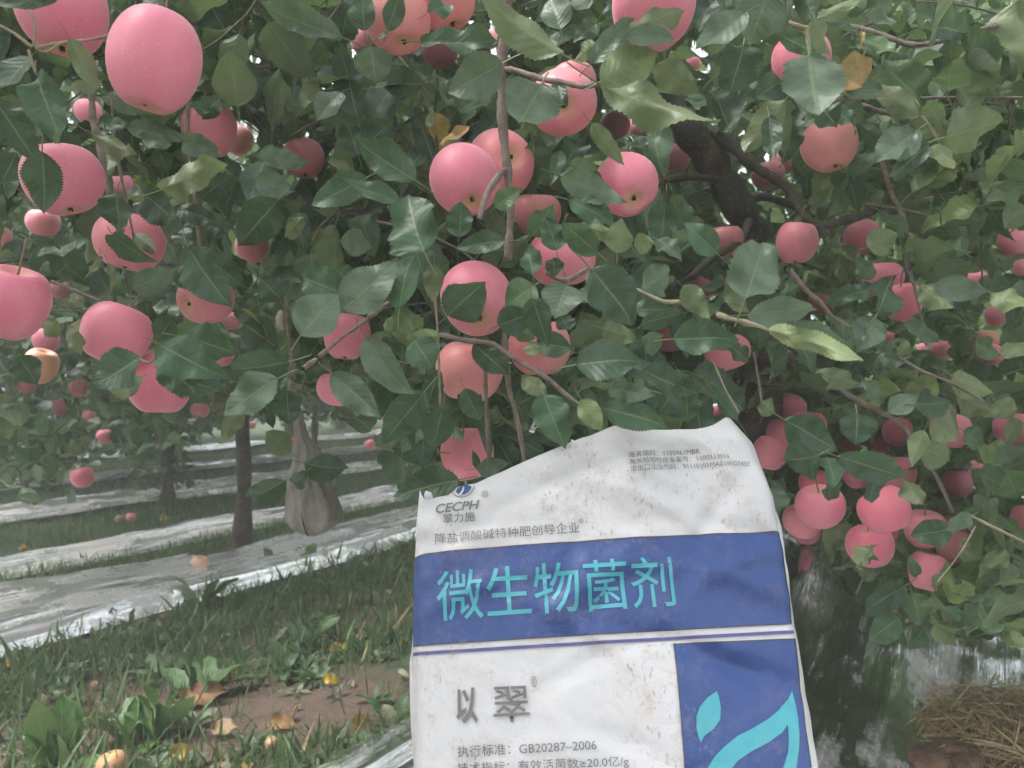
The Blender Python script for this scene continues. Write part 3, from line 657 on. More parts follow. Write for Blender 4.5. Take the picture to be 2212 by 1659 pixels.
def limbs(b, top, n, reach, r):
    out = []
    for i in range(n):
        t = RNG.uniform(.35, 1); p = b+(top-b)*t; a = RNG.random()*6.28; d = np.array([math.cos(a), math.sin(a), RNG.uniform(-.1, .6)])
        out.append(tube(smooth_path([p, p+d*reach*.4+[0, 0, .05], p+d*reach*.8, p+d*reach*1.1-[0, 0, .12]], 3), [r, r*.7, r*.45, r*.2], 6, .15))
    return out

# left near tree: trunk stands beside the camera, only its outer boughs are in the picture
b = SN(-.35, -.25); t1 = empty('apple_tree', b, 'near apple tree whose fruit laden boughs fill the upper left, trunk out of view', 'tree', 'apple trees of the near row')
tubes('trunk', [tube(smooth_path(trunk_path(b, b+[0, 0, 2.3], .07)), [.08, .06, .045, .02], 10, .2)], M_TRUNK, t1)
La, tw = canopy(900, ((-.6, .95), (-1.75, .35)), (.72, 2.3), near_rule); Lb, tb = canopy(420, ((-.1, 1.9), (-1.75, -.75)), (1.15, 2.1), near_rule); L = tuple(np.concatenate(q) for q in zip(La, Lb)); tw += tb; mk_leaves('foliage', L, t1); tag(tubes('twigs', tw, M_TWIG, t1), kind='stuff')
# main tree
b2_ = P(1600, 1526, 2.05); b2_[2] = 0
t2 = empty('apple_tree', b2_, 'near apple tree with a dark leaning forked trunk, its twigs reaching over the sack', 'tree', 'apple trees of the near row')
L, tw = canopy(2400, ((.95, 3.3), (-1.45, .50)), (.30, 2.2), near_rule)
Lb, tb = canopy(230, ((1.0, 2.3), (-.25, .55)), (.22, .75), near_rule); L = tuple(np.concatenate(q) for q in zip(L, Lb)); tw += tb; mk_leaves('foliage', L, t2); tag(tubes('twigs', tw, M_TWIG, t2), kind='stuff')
# next trees of the near row
c3 = P(2022, 900, 4.1); c3[2] = 0; t3 = empty('apple_tree', c3, 'apple tree with a pale grey trunk standing behind the right hand leaves', 'tree', 'apple trees of the near row')
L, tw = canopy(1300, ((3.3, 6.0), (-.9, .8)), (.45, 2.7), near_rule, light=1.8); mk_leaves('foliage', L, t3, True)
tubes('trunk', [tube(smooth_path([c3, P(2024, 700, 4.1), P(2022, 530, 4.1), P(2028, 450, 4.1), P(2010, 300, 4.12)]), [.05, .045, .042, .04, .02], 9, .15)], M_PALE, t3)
tubes('limb', [tube(smooth_path([P(2022, 505, 4.1), P(2070, 513, 3.9), P(2120, 516, 3.7), P(2212, 522, 3.5), P(2300, 515, 3.3)]), [.022, .019, .016, .012], 7, .2)], M_PALE, t3)
tubes('limb', [tube(smooth_path([P(2022, 505, 4.1), P(1960, 520, 3.8), P(1900, 510, 3.5), P(1840, 505, 3.3)]), [.022, .022, .02, .014], 7, .2)], M_PALE, t3)
c4 = SN(7.0, -.1); t4 = empty('apple_tree', c4, 'blurred pale green apple tree farthest along the near row', 'tree', 'apple trees of the near row')
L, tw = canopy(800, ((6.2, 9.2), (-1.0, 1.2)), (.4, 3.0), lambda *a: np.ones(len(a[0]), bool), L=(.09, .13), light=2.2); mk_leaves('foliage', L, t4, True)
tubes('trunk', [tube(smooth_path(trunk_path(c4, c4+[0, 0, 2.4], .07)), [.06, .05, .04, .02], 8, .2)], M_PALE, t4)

# rows across the alley on the left
low2 = back_rule([(-800, 1010), (0, 1050), (60, 1090), (130, 1075), (220, 960), (300, 1000), (340, 960), (420, 930), (480, 890), (620, 865), (900, 900), (1300, 930), (2600, 930)])
def back_tree(s, n, ns, zr, lab, rule, trunk, mtr=M_TRUNK, light=1.0, w_=1.05, L=(.07, .10), name='apple_tree', grp='apple trees across the alley'):
    b = SN(s, n) if trunk is None else trunk; t = empty(name, b, lab, 'tree', grp)
    Lf, tw = canopy(ns, ((s-1.0, s+1.0), (n-w_*.6, n+w_*.6)), zr, rule, light=light, L=L); mk_leaves('foliage', Lf, t, True)
    top = b+np.array([RNG.normal(0, .05), RNG.normal(0, .05), 2.3])
    tubes('trunk', [tube(smooth_path([b+[0, 0, -.03], b+[.01, 0, .12], b+(top-b)*.18+[.010, 0, 0], b+(top-b)*.34+[-.012, 0, 0], b+(top-b)*.65, top]), [.054, .036, .034, .033, .028, .012], 12, .45)], mtr, t)
    for l_ in limbs(b, top, 6, .75, .018): tubes('limb', [l_], mtr, t)
    tag(tubes('twigs', tw[::2], mtr, t), kind='stuff')
    return t
back_tree(2.52, -3.2, 900, (.40, 2.1), 'apple tree on a thin dark trunk, soil at its foot, beyond the first film', low2, base2)
back_tree(.75, -3.1, 800, (.38, 2.2), 'apple tree hanging low at the left edge, its trunk out of view', low2, None)
back_tree(4.5, -3.2, 620, (.75, 2.1), 'apple tree behind the centre, crown only showing through gaps', low2, None)
back_tree(6.5, -3.2, 500, (.75, 2.8), 'apple tree behind the sack in the row across the alley', low2, None)
g3 = G(360, 1088); s3 = g3 @ DV
t = back_tree(s3, -4.9, 900, (.40, 2.4), 'apple tree with a short leafy trunk in the middle distance at the left', low2, g3)
p = SN(s3, -4.9); n = 260; pos = np.c_[g3[0]+RNG.normal(0, .10, n), g3[1]+RNG.normal(0, .10, n), RNG.uniform(.12, .95, n)]
pos[:, :2] += (RNG.random((n, 1))-.3)*(.95-pos[:, 2:3])*[-.05, 0]
leafmesh('sprouts', instance(TF, pos, RNG.normal(0, 1, (n, 3))-[0, 0, .8], RNG.normal(0, .5, (n, 3))+[0, -1, .3], RNG.uniform(.05, .09, n), np.ones(n), TINTS[RNG.choice(6, n)]*RNG.uniform(.8, 1.6, (n, 1))), M_FAR, t)['kind'] = 'stuff'
for s in (1.0, 5.6): back_tree(s, -4.9, 900, (.40, 2.4), 'apple tree of the third row, %s' % ('showing dimly at the left edge' if s < 2 else 'dim behind the central gap'), low2, None)
for i, s in enumerate((2.0, 4.2, 6.4, 8.6)):
    back_tree(s, -6.9, 1000, (.3, 2.8), 'dark hazy apple tree of the fourth row, %s' % ('leftmost', 'second from the left', 'third from the left', 'rightmost')[i], back_rule([(-800, 950), (400, 930), (700, 890), (2600, 880)]), None, L=(.09, .14), w_=1.5)
# tall windbreak closing the view, and the rows to the right
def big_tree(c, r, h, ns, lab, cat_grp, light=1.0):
    t = empty('leafy_tree', c, lab, 'tree', cat_grp); n = int(ns*1.7)
    d = unit(RNG.normal(0, 1, (n, 3))); rad = RNG.uniform(.55, 1.0, n)**.6; cl = fbm(d[:, 0]*3+c[0], d[:, 2]*3+d[:, 1]*2+7, 3)
    pos = c+np.array([0, 0, h*.53])+d*rad[:, None]*np.array([r, r, h*.50])*(.75+.5*cl)[:, None]
    ti = TINTS[RNG.choice(6, n)]*RNG.uniform(.7, 1.5, (n, 1))*light  # light paints the open-sky brightness of far crowns into the tint
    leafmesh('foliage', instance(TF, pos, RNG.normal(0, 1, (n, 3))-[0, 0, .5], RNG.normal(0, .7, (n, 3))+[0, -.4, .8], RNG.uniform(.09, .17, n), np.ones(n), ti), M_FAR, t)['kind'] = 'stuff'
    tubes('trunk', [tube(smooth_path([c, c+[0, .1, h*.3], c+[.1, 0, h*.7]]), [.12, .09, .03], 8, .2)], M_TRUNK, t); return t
wb = []
for i in range(11):
    s = 1.0+i*1.9; wb.append((SN(s, -9.8-(i % 2)*.8), '%s tree of the tall far hedge that closes the view' % ('nearest and leftmost|second from the left|third from the left|fourth from the left|fifth from the left|middle|fifth from the right|fourth from the right|third from the right|second from the right|farthest and rightmost'.split('|')[i])))
for c, lab in wb: big_tree(c, 1.6, 5.2+RNG.uniform(-.5, .6), 2600, lab, 'tall trees closing the view at the left')
for i, (s, n) in enumerate(((11.5, -.6), (12.5, 1.8), (9.5, 3.1), (13.5, -3.2), (6.8, 3.3), (14.5, 4.4), (12, -5.5))):
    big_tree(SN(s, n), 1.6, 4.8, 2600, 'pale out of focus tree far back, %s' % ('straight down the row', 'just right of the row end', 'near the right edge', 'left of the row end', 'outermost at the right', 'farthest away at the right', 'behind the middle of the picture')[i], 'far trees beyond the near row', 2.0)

# ------------------------------------------------------------------ main trunk, limbs and hand placed shoots
def path(*pts, D): return smooth_path([P(u, v, (D if not isinstance(D, tuple) else D[0]+(D[1]-D[0])*i/(len(pts)-1))) for i, (u, v) in enumerate(pts)], 5)
tubes('trunk', [tube(np.concatenate([smooth_path([b2_+[0, 0, -.02], P(1612, 1300, 2.05), P(1632, 1000, 2.0), P(1648, 760, 1.95), P(1650, 600, 1.9), P(1615, 490, 1.88), P(1575, 410, 1.86), P(1530, 335, 1.85), P(1480, 272, 1.85), P(1425, 190, 1.87), P(1380, 60, 1.9), P(1360, -120, 1.95)], 5)]),
     [.062, .052, .046, .042, .036, .033, .033, .035, .031, .030, .024, .02], 14, .30)], M_TRUNK, t2)
BR = [(((1541, 283), (1585, 320), (1635, 363), (1675, 387), (1708, 417), (1738, 467), (1775, 500), (1811, 553), (1850, 620)), (1.82, 1.6), [.012, .011, .009, .008, .006]),
      (((1765, 493), (1825, 477), (1875, 460), (1941, 433), (1991, 423), (2060, 400)), (1.66, 1.75), [.009, .008, .005]),
      (((1555, 385), (1500, 383), (1455, 386), (1410, 402), (1380, 420)), (1.84, 1.8), [.010, .008, .006]),
      (((1618, 478), (1600, 520), (1545, 553), (1500, 590), (1450, 620)), (1.84, 1.5), [.009, .007, .005]),
      (((1665, 726), (1691, 753), (1721, 783)), 1.25, [.009, .006]),
      (((1600, 450), (1640, 425), (1700, 440), (1760, 470)), 1.9, [.012, .010, .006])]
for pts, D, r in BR: tubes('limb', [tube(path(*pts, D=D), r, 8, .35)], M_TRUNK, t2)
SH = [(((1100, -60), (1092, 30), (1086, 110), (1083, 180), (1085, 250), (1092, 330), (1098, 380), (1103, 440), (1101, 500), (1097, 562)), .80, [.0052, .0050, .0044, .0040, .0036], M_TWIG, 2),
      (((1096, 363), (1080, 377), (1057, 410), (1045, 440), (1036, 474)), (.80, .77), [.0032, .0030, .0028], M_TWIG, 2),
      (((1090, 150), (1114, 152), (1147, 163), (1180, 173), (1217, 178), (1257, 187), (1292, 181)), (.80, .73), [.0030, .0026, .0026], M_TWIG, 2),
      (((950, 722), (1004, 735), (1064, 743), (1104, 770), (1154, 800), (1187, 820), (1220, 850), (1254, 875)), (.82, .77), [.0022, .0026, .0024, .0018], M_TWIG, 2),
      (((654, 797), (690, 770), (737, 730), (771, 706), (804, 680), (850, 644)), (.70, .84), [.0022, .0020, .0022], M_TWIG, 2),
      (((1049, 770), (1049, 836), (1052, 903), (1056, 990)), .90, [.0022, .0024], M_TWIG, 2),
      (((1088, 700), (1094, 773), (1100, 840), (1117, 903), (1136, 1010)), .88, [.0032, .0030, .0026], M_TWIG, 2),
      (((940, 640), (945, 700), (947, 760), (950, 836), (951, 880)), .90, [.0016, .0016], M_SHOOT, 2),
      (((190, 150), (198, 210), (200, 260), (213, 300), (223, 360), (233, 410), (246, 470)), .86, [.0036, .0034, .0028], M_TWIG, 1),
      (((240, 200), (247, 300), (260, 373), (273, 433), (290, 520)), .88, [.0014, .0016, .0012], M_TWIG, 1),
      (((415, 180), (407, 227), (405, 287), (417, 400), (428, 500), (440, 575)), .97, [.0024, .0024, .0020], M_TWIG, 1),
      (((-10, 50), (30, 72), (70, 103)), .60, [.0011, .0013], M_SHOOT, 1), (((72, 104), (110, 97), (160, 90), (205, 84), (262, 70)), (.60, .66), [.0015, .0013], M_SHOOT, 1),
      (((62, 108), (68, 130), (78, 160)), .60, [.0014, .0010], M_SHOOT, 1), (((72, 100), (76, 70), (70, 35), (62, 20)), .60, [.0010, .0009], M_SHOOT, 1),
      (((72, 104), (100, 112), (130, 95), (155, 88)), .605, [.0010, .0008], M_SHOOT, 1),
      (((618, 640), (620, 700), (627, 753), (637, 822)), 1.1, [.0020, .0024], M_TWIG, 2),
      (((1720, 10), (1801, 50), (1858, 63), (1908, 77), (1968, 97), (2041, 87), (2125, 63), (2230, 40)), (1.15, 1.05), [.0036, .0040, .0026], M_TWIG, 2),
      (((1700, 190), (1768, 217), (1835, 223), (1898, 240), (1930, 250)), 1.2, [.0045, .0042, .0030], M_TWIG, 2),
      (((1905, 330), (1911, 367), (1925, 417), (1951, 473), (1958, 553), (1961, 580), (1975, 620), (1985, 663), (2001, 745)), 1.1, [.0040, .0036, .0026, .0016], M_TWIG, 2),
      (((1704, 580), (1741, 626), (1775, 656), (1798, 683), (1835, 705)), (.86, .95), [.0030, .0024, .0016], M_TWIG, 2),
      (((1780, 810), (1828, 850), (1875, 876), (1951, 920), (1985, 980), (2021, 1026), (2058, 1106)), 1.2, [.0034, .0032, .0024], M_TWIG, 2),
      (((1540, 780), (1568, 843), (1597, 893)), .92, [.0012, .0010], M_SHOOT, 2), (((1628, 760), (1641, 836), (1647, 884)), 1.1, [.0020, .0016], M_TWIG, 2),
      (((1371, 623), (1431, 650), (1470, 652)), (.80, .76), [.0018, .0022], M_SHOOT, 2), (((1552, 680), (1585, 690), (1618, 697), (1664, 714)), (.72, .66), [.0026, .0022, .0014], M_SHOOT, 2),
      (((1940, 770), (1990, 800), (2068, 833), (2141, 878)), 1.0, [.0020, .0016], M_TWIG, 2), (((2085, 1108), (2135, 1133), (2230, 1180)), .98, [.0016, .0020], M_SHOOT, 2),
      (((2108, 1136), (2075, 1193), (2025, 1258)), .99, [.0010, .0009], M_SHOOT, 2), (((1990, 250), (2010, 275), (2025, 302)), .93, [.0014, .0014], M_SHOOT, 2),
      (((1672, 30), (1700, 48), (1728, 58), (1745, 62)), .76, [.0018, .0024], M_SHOOT, 2), (((1742, 62), (1746, 90), (1748, 118)), .70, [.0018, .0016], M_SHOOT, 2),
      (((110, 608), (150, 622), (190, 640), (218, 650)), .86, [.0018, .0014], M_TWIG, 1), (((300, 775), (322, 783), (345, 765), (365, 745)), .76, [.0014, .0014], M_SHOOT, 1),
      (((1180, 590), (1200, 600), (1225, 605), (1255, 590), (1270, 580)), .82, [.0018, .0030, .0018], M_TWIG, 2), (((1222, 604), (1216, 580), (1205, 555)), .82, [.0010, .0010], M_SHOOT, 2)]
for pts, D, r, m, w_ in SH: tubes('shoot', [tube(path(*pts, D=D), r, 7, .35)], m, t1 if w_ == 1 else t2)

# ------------------------------------------------------------------ leaves traced one by one: base x y, tip x y, width, kind, depth (tile coordinates)
KIND = {'d': ((.042, .080, .050), 1), 'g': ((.056, .112, .062), 1), 'G': ((.085, .15, .065), 1), 'p': ((.115, .165, .115), 1), 'u': ((.12, .15, .075), -1), 'y': ((.22, .27, .12), -1), 'o': ((.42, .27, .11), 1)}
HL = {(0, 0): "400 -30 25 35 95 d .58|195 370 -40 620 240 d .66|240 490 350 910 200 g .62|450 250 640 590 110 u .60|655 520 400 580 120 u .68|-30 650 215 1020 210 d .70|275 980 290 1375 200 d .68|760 1240 735 1520 200 d .75|730 1520 900 1700 170 g .80|870 1510 1000 1620 90 u .82|640 790 840 830 90 d .80|830 830 1190 880 110 p 1.0|920 890 1130 940 80 p .95|700 620 900 720 120 p .95|1220 690 1450 700 80 d .95|1160 900 1430 1000 120 p .95|1050 1230 1475 1060 190 y .85|600 870 880 1000 90 u .80|930 1250 1160 1440 190 d .90|1140 1340 1430 1450 110 d .90|1290 1290 1500 1140 130 d 1.0|1650 1160 1890 1240 140 p .95|1670 1010 2010 1050 120 p .95|1540 690 1490 320 220 u 1.0|2210 240 1750 90 150 p .90|2212 600 2040 740 150 p .95|2380 1150 2045 1330 170 g .85|1080 -20 1240 130 180 d 1.0|1960 700 2080 480 90 u 1.0|130 690 250 850 110 u .75|680 960 780 1180 100 u .90|500 1560 270 1680 140 d .85|1800 1300 1540 1590 220 d .95|1840 1540 1930 1420 100 u .95|860 130 700 20 150 d .9|1300 560 1210 430 90 d 1.0|1420 640 1300 760 120 d .98|400 1690 260 1540 120 d .85|1020 960 1080 1090 110 d 1.0|10 1180 110 1010 130 d .85",
(1, 0): "150 200 120 -80 150 g .90|300 200 380 -50 110 d .84|190 300 215 515 210 p .84|300 220 205 250 60 d .84|510 270 980 330 160 g .84|570 80 760 -20 120 g .80|1045 410 705 600 240 p .72|1300 540 1145 835 300 p .70|1435 355 880 10 190 u .62|1420 190 1350 -60 170 p .75|1400 520 1440 725 90 d .80|1640 280 1500 385 110 u .72|1620 410 1900 160 140 p .72|1870 190 2212 20 150 u .68|1830 240 2190 230 120 p .68|1680 530 2030 330 230 y .70|1680 545 2412 930 200 u .66|2040 420 2300 600 170 u .75|290 550 540 520 160 d 1.0|105 770 0 330 170 d 1.0|110 1010 20 730 160 d 1.0|160 940 330 780 180 d 1.0|540 800 640 700 110 u .95|830 820 650 950 60 o .90|480 1170 130 960 190 g .83|380 1310 0 1170 130 g .80|540 1640 340 1180 290 g .72|460 1640 310 1440 190 g .78|760 1540 790 1330 150 g .78|1060 1560 740 1590 120 d .75|1000 1340 1150 1220 110 G .72|1240 900 1280 1300 200 d .97|1420 980 1370 1170 80 g .95|1420 1140 1800 1300 160 p .80|1480 1060 1645 1110 90 p .90|1620 800 1840 1070 100 u .82|1850 970 1840 850 100 d 1.0|1900 880 1990 970 90 p 1.0|1480 1300 1800 1430 160 g .80|1235 1530 1385 1350 150 g .77|1395 1620 1350 1390 150 g .76|1660 1640 1450 1450 150 g .76|1770 1510 1540 1460 130 y .82|1790 1640 1830 1430 170 y .80|1900 1590 2030 1560 120 y .80|2050 1550 2212 1640 120 p .80|0 1560 190 1600 150 p .95|600 1050 520 800 130 d 1.0|760 700 640 880 130 d 1.05|450 1100 560 900 120 d 1.0|1300 240 1440 300 110 d .85|1600 60 1500 -30 130 p .85|1650 160 1530 230 110 d .9|1700 1180 1500 1150 110 d .92|1750 1250 1900 1100 110 g 1.05",
(2, 0): "400 90 80 340 180 p .68|560 -40 430 270 280 p .70|395 290 330 600 230 d .80|840 110 1010 400 190 u .78|880 120 1180 -20 110 u .70|820 355 845 775 320 p .66|620 220 860 350 100 d .76|1165 360 1000 590 170 o .95|1210 480 1100 370 120 o .95|1160 200 1140 340 34 o .95|1180 80 1360 150 80 p 1.0|1540 190 1980 90 160 d .95|1540 660 1300 350 240 G 1.0|1540 750 1230 520 140 u .95|1150 230 1340 370 130 G 1.05|1040 580 1260 600 130 p .95|1810 710 1970 540 180 u 1.0|1840 330 2020 620 210 u 1.0|2150 20 2200 480 260 u .95|1700 890 2130 780 240 u .90|1660 930 1720 1115 180 y .90|1540 700 1740 880 140 u .95|1510 855 1240 1080 190 p .90|1600 930 1310 1190 110 d .90|560 760 590 1040 110 d .85|670 640 450 940 160 u .90|640 520 450 650 150 d .95|640 700 590 830 110 u 1.0|900 700 1010 800 160 d .85|940 700 1170 790 130 d .86|1070 1140 1170 1370 100 d 1.1|1940 1330 2212 1200 130 G 1.0|1700 1300 1900 1480 170 u 1.1|1200 1600 1390 1520 150 u 1.0|405 1939 590 1440 290 p .68|220 1640 20 1450 160 g .75|580 1360 640 1440 70 y 1.0|1830 1640 1700 1560 140 G 1.0|700 760 690 1110 110 d 1.05|2100 1180 1960 1330 170 u 1.0|1680 820 1560 640 120 u .95|1300 1250 1240 1090 120 d 1.1|2212 1330 2060 1480 170 u 1.0|1760 200 1880 330 130 d 1.05|1460 1540 1590 1640 120 u 1.05",
(0, 1): "860 210 1160 90 150 p .85|1220 -60 1430 330 220 d .80|1300 0 1590 180 150 d .95|905 660 640 845 240 d .72|1120 400 1000 570 130 d .85|1035 575 1385 770 240 g .74|1170 520 1560 610 190 g .78|1030 690 1310 900 150 d .76|1110 780 1380 850 190 d .85|700 850 940 820 180 u .85|1870 685 1440 775 230 d .70|1800 795 1390 1020 200 p .66|1950 515 2180 225 240 p .68|2200 235 1890 110 210 g .72|2152 765 2462 1030 160 p .70|640 0 590 150 60 u .85|700 50 740 250 60 u .85|440 450 490 620 80 u .85|520 400 470 580 120 u .90|300 520 380 400 100 y .95|120 650 240 820 150 d 1.3|1700 880 1760 1130 120 d 1.1|1860 870 1860 1110 150 d 1.05|1880 1270 1710 1130 130 u 1.2|1972 1344 2253 1395 165 d 1.15|1990 1400 1880 1525 90 d 1.15|1860 1450 1570 1610 150 d 1.15|1580 440 1820 600 200 d .95|1560 1000 1440 1190 110 u 1.2|350 130 480 30 120 d .9|540 260 440 330 100 u .9|1230 180 1120 130 80 d .9|990 480 920 300 110 d .95|1640 330 1500 420 110 d .98|1820 280 1680 130 160 d .95|240 130 300 20 120 d .9",
(1, 1): "10 350 345 60 250 p .72|375 345 440 -60 210 g .72|600 50 590 290 110 u .80|690 385 910 165 240 d .80|1255 190 1065 320 180 G .78|1465 185 1380 385 230 p .76|1620 85 1890 430 260 d .74|1240 120 1210 -40 120 g .80|1370 20 1400 110 110 d .80|1020 450 1240 370 160 d .78|1240 270 1330 590 170 d .74|1260 530 1060 430 100 u .80|1270 560 1500 600 140 g .80|1230 560 1250 650 90 y .78|640 520 405 540 90 y .72|470 545 595 722 190 g .72|280 490 310 410 60 y .80|160 530 420 920 180 p .72|860 570 1070 770 150 d .82|800 860 900 1080 120 d .82|540 880 290 1190 200 d .85|655 990 590 1260 170 d .85|560 960 640 720 110 d .95|1525 705 1945 650 240 d .75|1310 900 1440 1225 200 g .76|1170 780 1320 890 110 u .82|1555 930 1680 1130 120 y .72|1700 985 2110 1090 170 g .76|1740 850 2000 930 110 p .76|1950 740 2250 900 170 d .80|1690 470 1930 530 130 u .80|1890 350 2190 330 130 g .85|2212 370 1900 440 120 d .82|1940 210 2200 80 180 p .85|790 1190 705 1100 60 G .95|870 1380 1095 1350 100 p .90|885 1370 855 1270 45 d .90|760 1450 330 1540 190 d .88|620 1270 340 1220 180 d 1.1|1260 1130 1520 1160 150 d .90|1150 1200 1350 1290 130 d .95|1130 960 1300 900 150 d .95|1480 480 1420 400 120 d .85|1600 300 1500 200 120 d .85|1960 560 1780 520 110 g .85|40 150 -60 60 140 d .9|520 620 560 780 120 d .92|1900 1000 1760 900 110 d .85|480 1000 560 1120 130 d .98|2050 620 1960 480 120 p .85|880 1000 780 880 130 d .95|1560 1010 1440 900 120 d .9",
(2, 1): "420 370 260 140 110 u .72|420 380 790 330 180 p .70|560 470 1120 560 110 p .635|560 480 1165 635 120 y .625|0 200 165 385 130 u .80|-60 540 345 535 190 g .75|-10 790 110 1105 150 g .80|220 540 480 640 120 d .95|250 880 400 1000 160 d 1.0|1225 220 970 250 110 g 1.1|1260 370 1400 115 190 d .95|1225 150 1130 0 100 G 1.1|1620 190 2000 240 130 p .95|1250 410 1150 590 170 p 1.0|1430 430 1640 560 100 p 1.0|1540 200 1760 360 140 u 1.0|2000 240 2260 370 130 y .90|1430 690 1250 650 80 p 1.0|1440 640 1290 610 110 d 1.05|900 760 1100 850 110 u 1.05|1180 810 1300 960 100 p 1.0|1330 1010 1500 920 120 p 1.0|670 1065 960 1230 210 d .90|1130 1020 1140 1220 210 d .90|880 1290 640 1380 220 d .88|930 1300 990 1480 130 g .90|1010 1300 1450 1440 170 d .88|1500 960 1680 960 170 d 1.0|1565 1130 1470 1365 110 y 1.0|1620 1080 1750 1190 140 u 1.0|1560 1250 1740 1320 180 u 1.05|1750 780 1960 900 150 y 1.0|1780 900 1980 1010 160 u 1.05|2030 940 2150 1050 130 u 1.0|1700 940 1770 1200 140 u 1.05|980 1430 930 1560 110 d 1.0|1240 1440 1230 1600 100 d 1.05|1450 1450 1530 1659 110 u 1.1|2090 1400 2212 1600 180 G 1.0|1900 1390 2050 1500 150 G 1.1|660 180 780 260 120 d .95|1060 560 1180 480 110 g 1.0|760 560 860 740 130 d 1.0|2100 560 2240 660 150 u 1.0|1900 560 2020 640 130 G 1.05|2212 1080 2060 1200 150 u 1.05|1340 560 1480 660 120 u 1.05|520 1040 580 930 90 u 1.05|1820 1130 1960 1240 130 G 1.1|2040 1240 2160 1360 140 p 1.05",
(2, 2): "1740 110 1470 170 150 d .98|1870 25 1690 95 110 p .95|1260 215 1020 355 55 u 1.0|1150 280 1280 320 60 d 1.0|1440 480 1150 640 170 d 1.2|1405 690 1200 820 150 g 1.2|1490 520 1560 730 150 G 1.2|1640 720 1750 860 110 y 1.2|1660 550 1800 830 120 d 1.25|2080 740 1885 690 130 g 1.1|2090 780 2212 870 90 y 1.1|2080 380 2200 480 130 u 1.1|1400 660 1300 560 120 d 1.25|1850 170 1840 290 90 u 1.1|1990 260 2100 360 130 u 1.15|1700 400 1620 470 80 u 1.1|1960 520 2080 600 110 G 1.15|1780 620 1700 760 120 u 1.2|1520 420 1480 300 60 g 1.05|2150 120 2240 220 130 G 1.1|1560 760 1480 880 110 g 1.25"}
rec = {1: [], 2: []}
for (c, r), s in HL.items():
    for e in s.split('|'):
        f = e.split(); x0, y0, x1, y1, wd = map(float, f[:5]); D = float(f[6]); k, sg = KIND[f[5]]
        a = P(*T(c, r, x0, y0), D); b = P(*T(c, r, x1, y1), D*(1+random.uniform(-.03, .03))); ln = np.linalg.norm(b-a)
        tl = random.uniform(-.45, .45); sd_ = np.cross(unit(b-a), [0, -1., 0]); nr_ = np.array([0, -1., 0])*math.cos(tl)+sd_*math.sin(tl)
        nr_ = nr_*sg; fold = .78
        wr = (wd/3)*D/F/.60/ln/fold
        rec[1 if c == 0 and r < 2 and T(c, r, x0, y0)[0] < 560 else 2].append((a, b-a, nr_, ln*1.04, wr, np.array(k)*random.uniform(.98, 1.28)))
for w_, tr in ((1, t1), (2, t2)):
    R = sorted(rec[w_], key=lambda e: -e[3]*e[3]*e[4]/max(.3, e[0][1])**2)
    pk = RNG.integers(0, len(TH), len(R)); grp = [[i] for i in range(min(100, len(R)))]
    if len(R) > 100: grp.append(list(range(100, len(R))))
    for ix in grp:
        o = leafmesh('leaf', instance(TH, *[np.array([R[i][j] for i in ix]) for j in range(6)], pick=pk[ix]), M_LEAF, tr)
        if len(ix) > 1: o.name = 'leaves'; tag(o, kind='stuff')
# ------------------------------------------------------------------ wax paper fruit bag hanging from a twig
def bag_mat():
    m, t, p = mat('waxed_paper'); tc = N(t, 'TexCoord').outputs['Object']; L = t.links.new
    mp = N(t, 'Mapping'); L(tc, mp.inputs[0]); mp.inputs['Scale'].default_value = (60, 60, 9)
    n = noise(t, 1.0, 5, mp.outputs[0], .65); d = noise(t, 45, 5, tc, .7); sx = N(t, 'SeparateXYZ'); L(tc, sx.inputs[0])
    c = mix(t, ramp(t, n, [(.35, 0.0), (.65, 1.0)]), (.21, .19, .17), (.40, .375, .34))
    low = ramp(t, math_(t, 'SUBTRACT', d, math_(t, 'MULTIPLY', math_(t, 'SUBTRACT', sx.outputs[2], float(P(0, 1105, 1.3)[2])), 4.0)), [(.58, 0.0), (.76, 1.0)])
    c = mix(t, math_(t, 'MULTIPLY', low, .8), c, (.13, .07, .05))
    L(c, p.inputs['Base Color']); p.inputs['Roughness'].default_value = .38
    L(bump(t, math_(t, 'ADD', n, d), 1.0, .005), p.inputs['Normal'])
    tr = N(t, 'BsdfTranslucent', i_Color=(.4, .33, .24, 1)); mx = N(t, 'MixShader', i_0=.25); L(p.outputs[0], mx.inputs[1]); L(tr.outputs[0], mx.inputs[2])
    L(mx.outputs[0], t.nodes['Material Output'].inputs[0]); return m
M_BAG = bag_mat(); DB = 1.28
prof = [(628, 822, 4, 3), (630, 838, 9, 6), (634, 870, 9, 7), (645, 905, 11, 8), (649, 930, 13, 9), (654, 948, 15, 9), (659, 958, 21, 12), (663, 972, 29, 15), (664, 995, 30, 18), (661, 1015, 31, 22), (662, 1035, 37, 30), (667, 1055, 47, 40), (673, 1080, 55, 50), (676, 1100, 59, 55), (676, 1120, 57, 54), (676, 1136, 47, 46), (676, 1148, 31, 30), (676, 1156, 12, 12), (676, 1159, .5, .5)]
u_, v_, a_, b_ = map(np.array, zip(*prof)); k = np.linspace(0, len(prof)-1, 90); u_, v_, a_, b_ = [np.interp(k, range(len(prof)), q) for q in (u_, v_, a_, b_)]
V = []; na = 64
for i in range(90):
    c = P(u_[i], v_[i], DB)
    for j in range(na):
        a = 2*math.pi*j/na; ph = v_[i]*.006
        w_ = 1+(.10 if v_[i] < 1060 else .035)*(math.sin(a*7+ph)+.6*math.sin(a*13-ph*2))*min(1, (v_[i]-815)/60)+.05*(float(fbm(a*3, v_[i]*.03))-.5)
        V.append(c+np.array([a_[i]*w_*math.cos(a), b_[i]*w_*math.sin(a), 0])/F*DB)
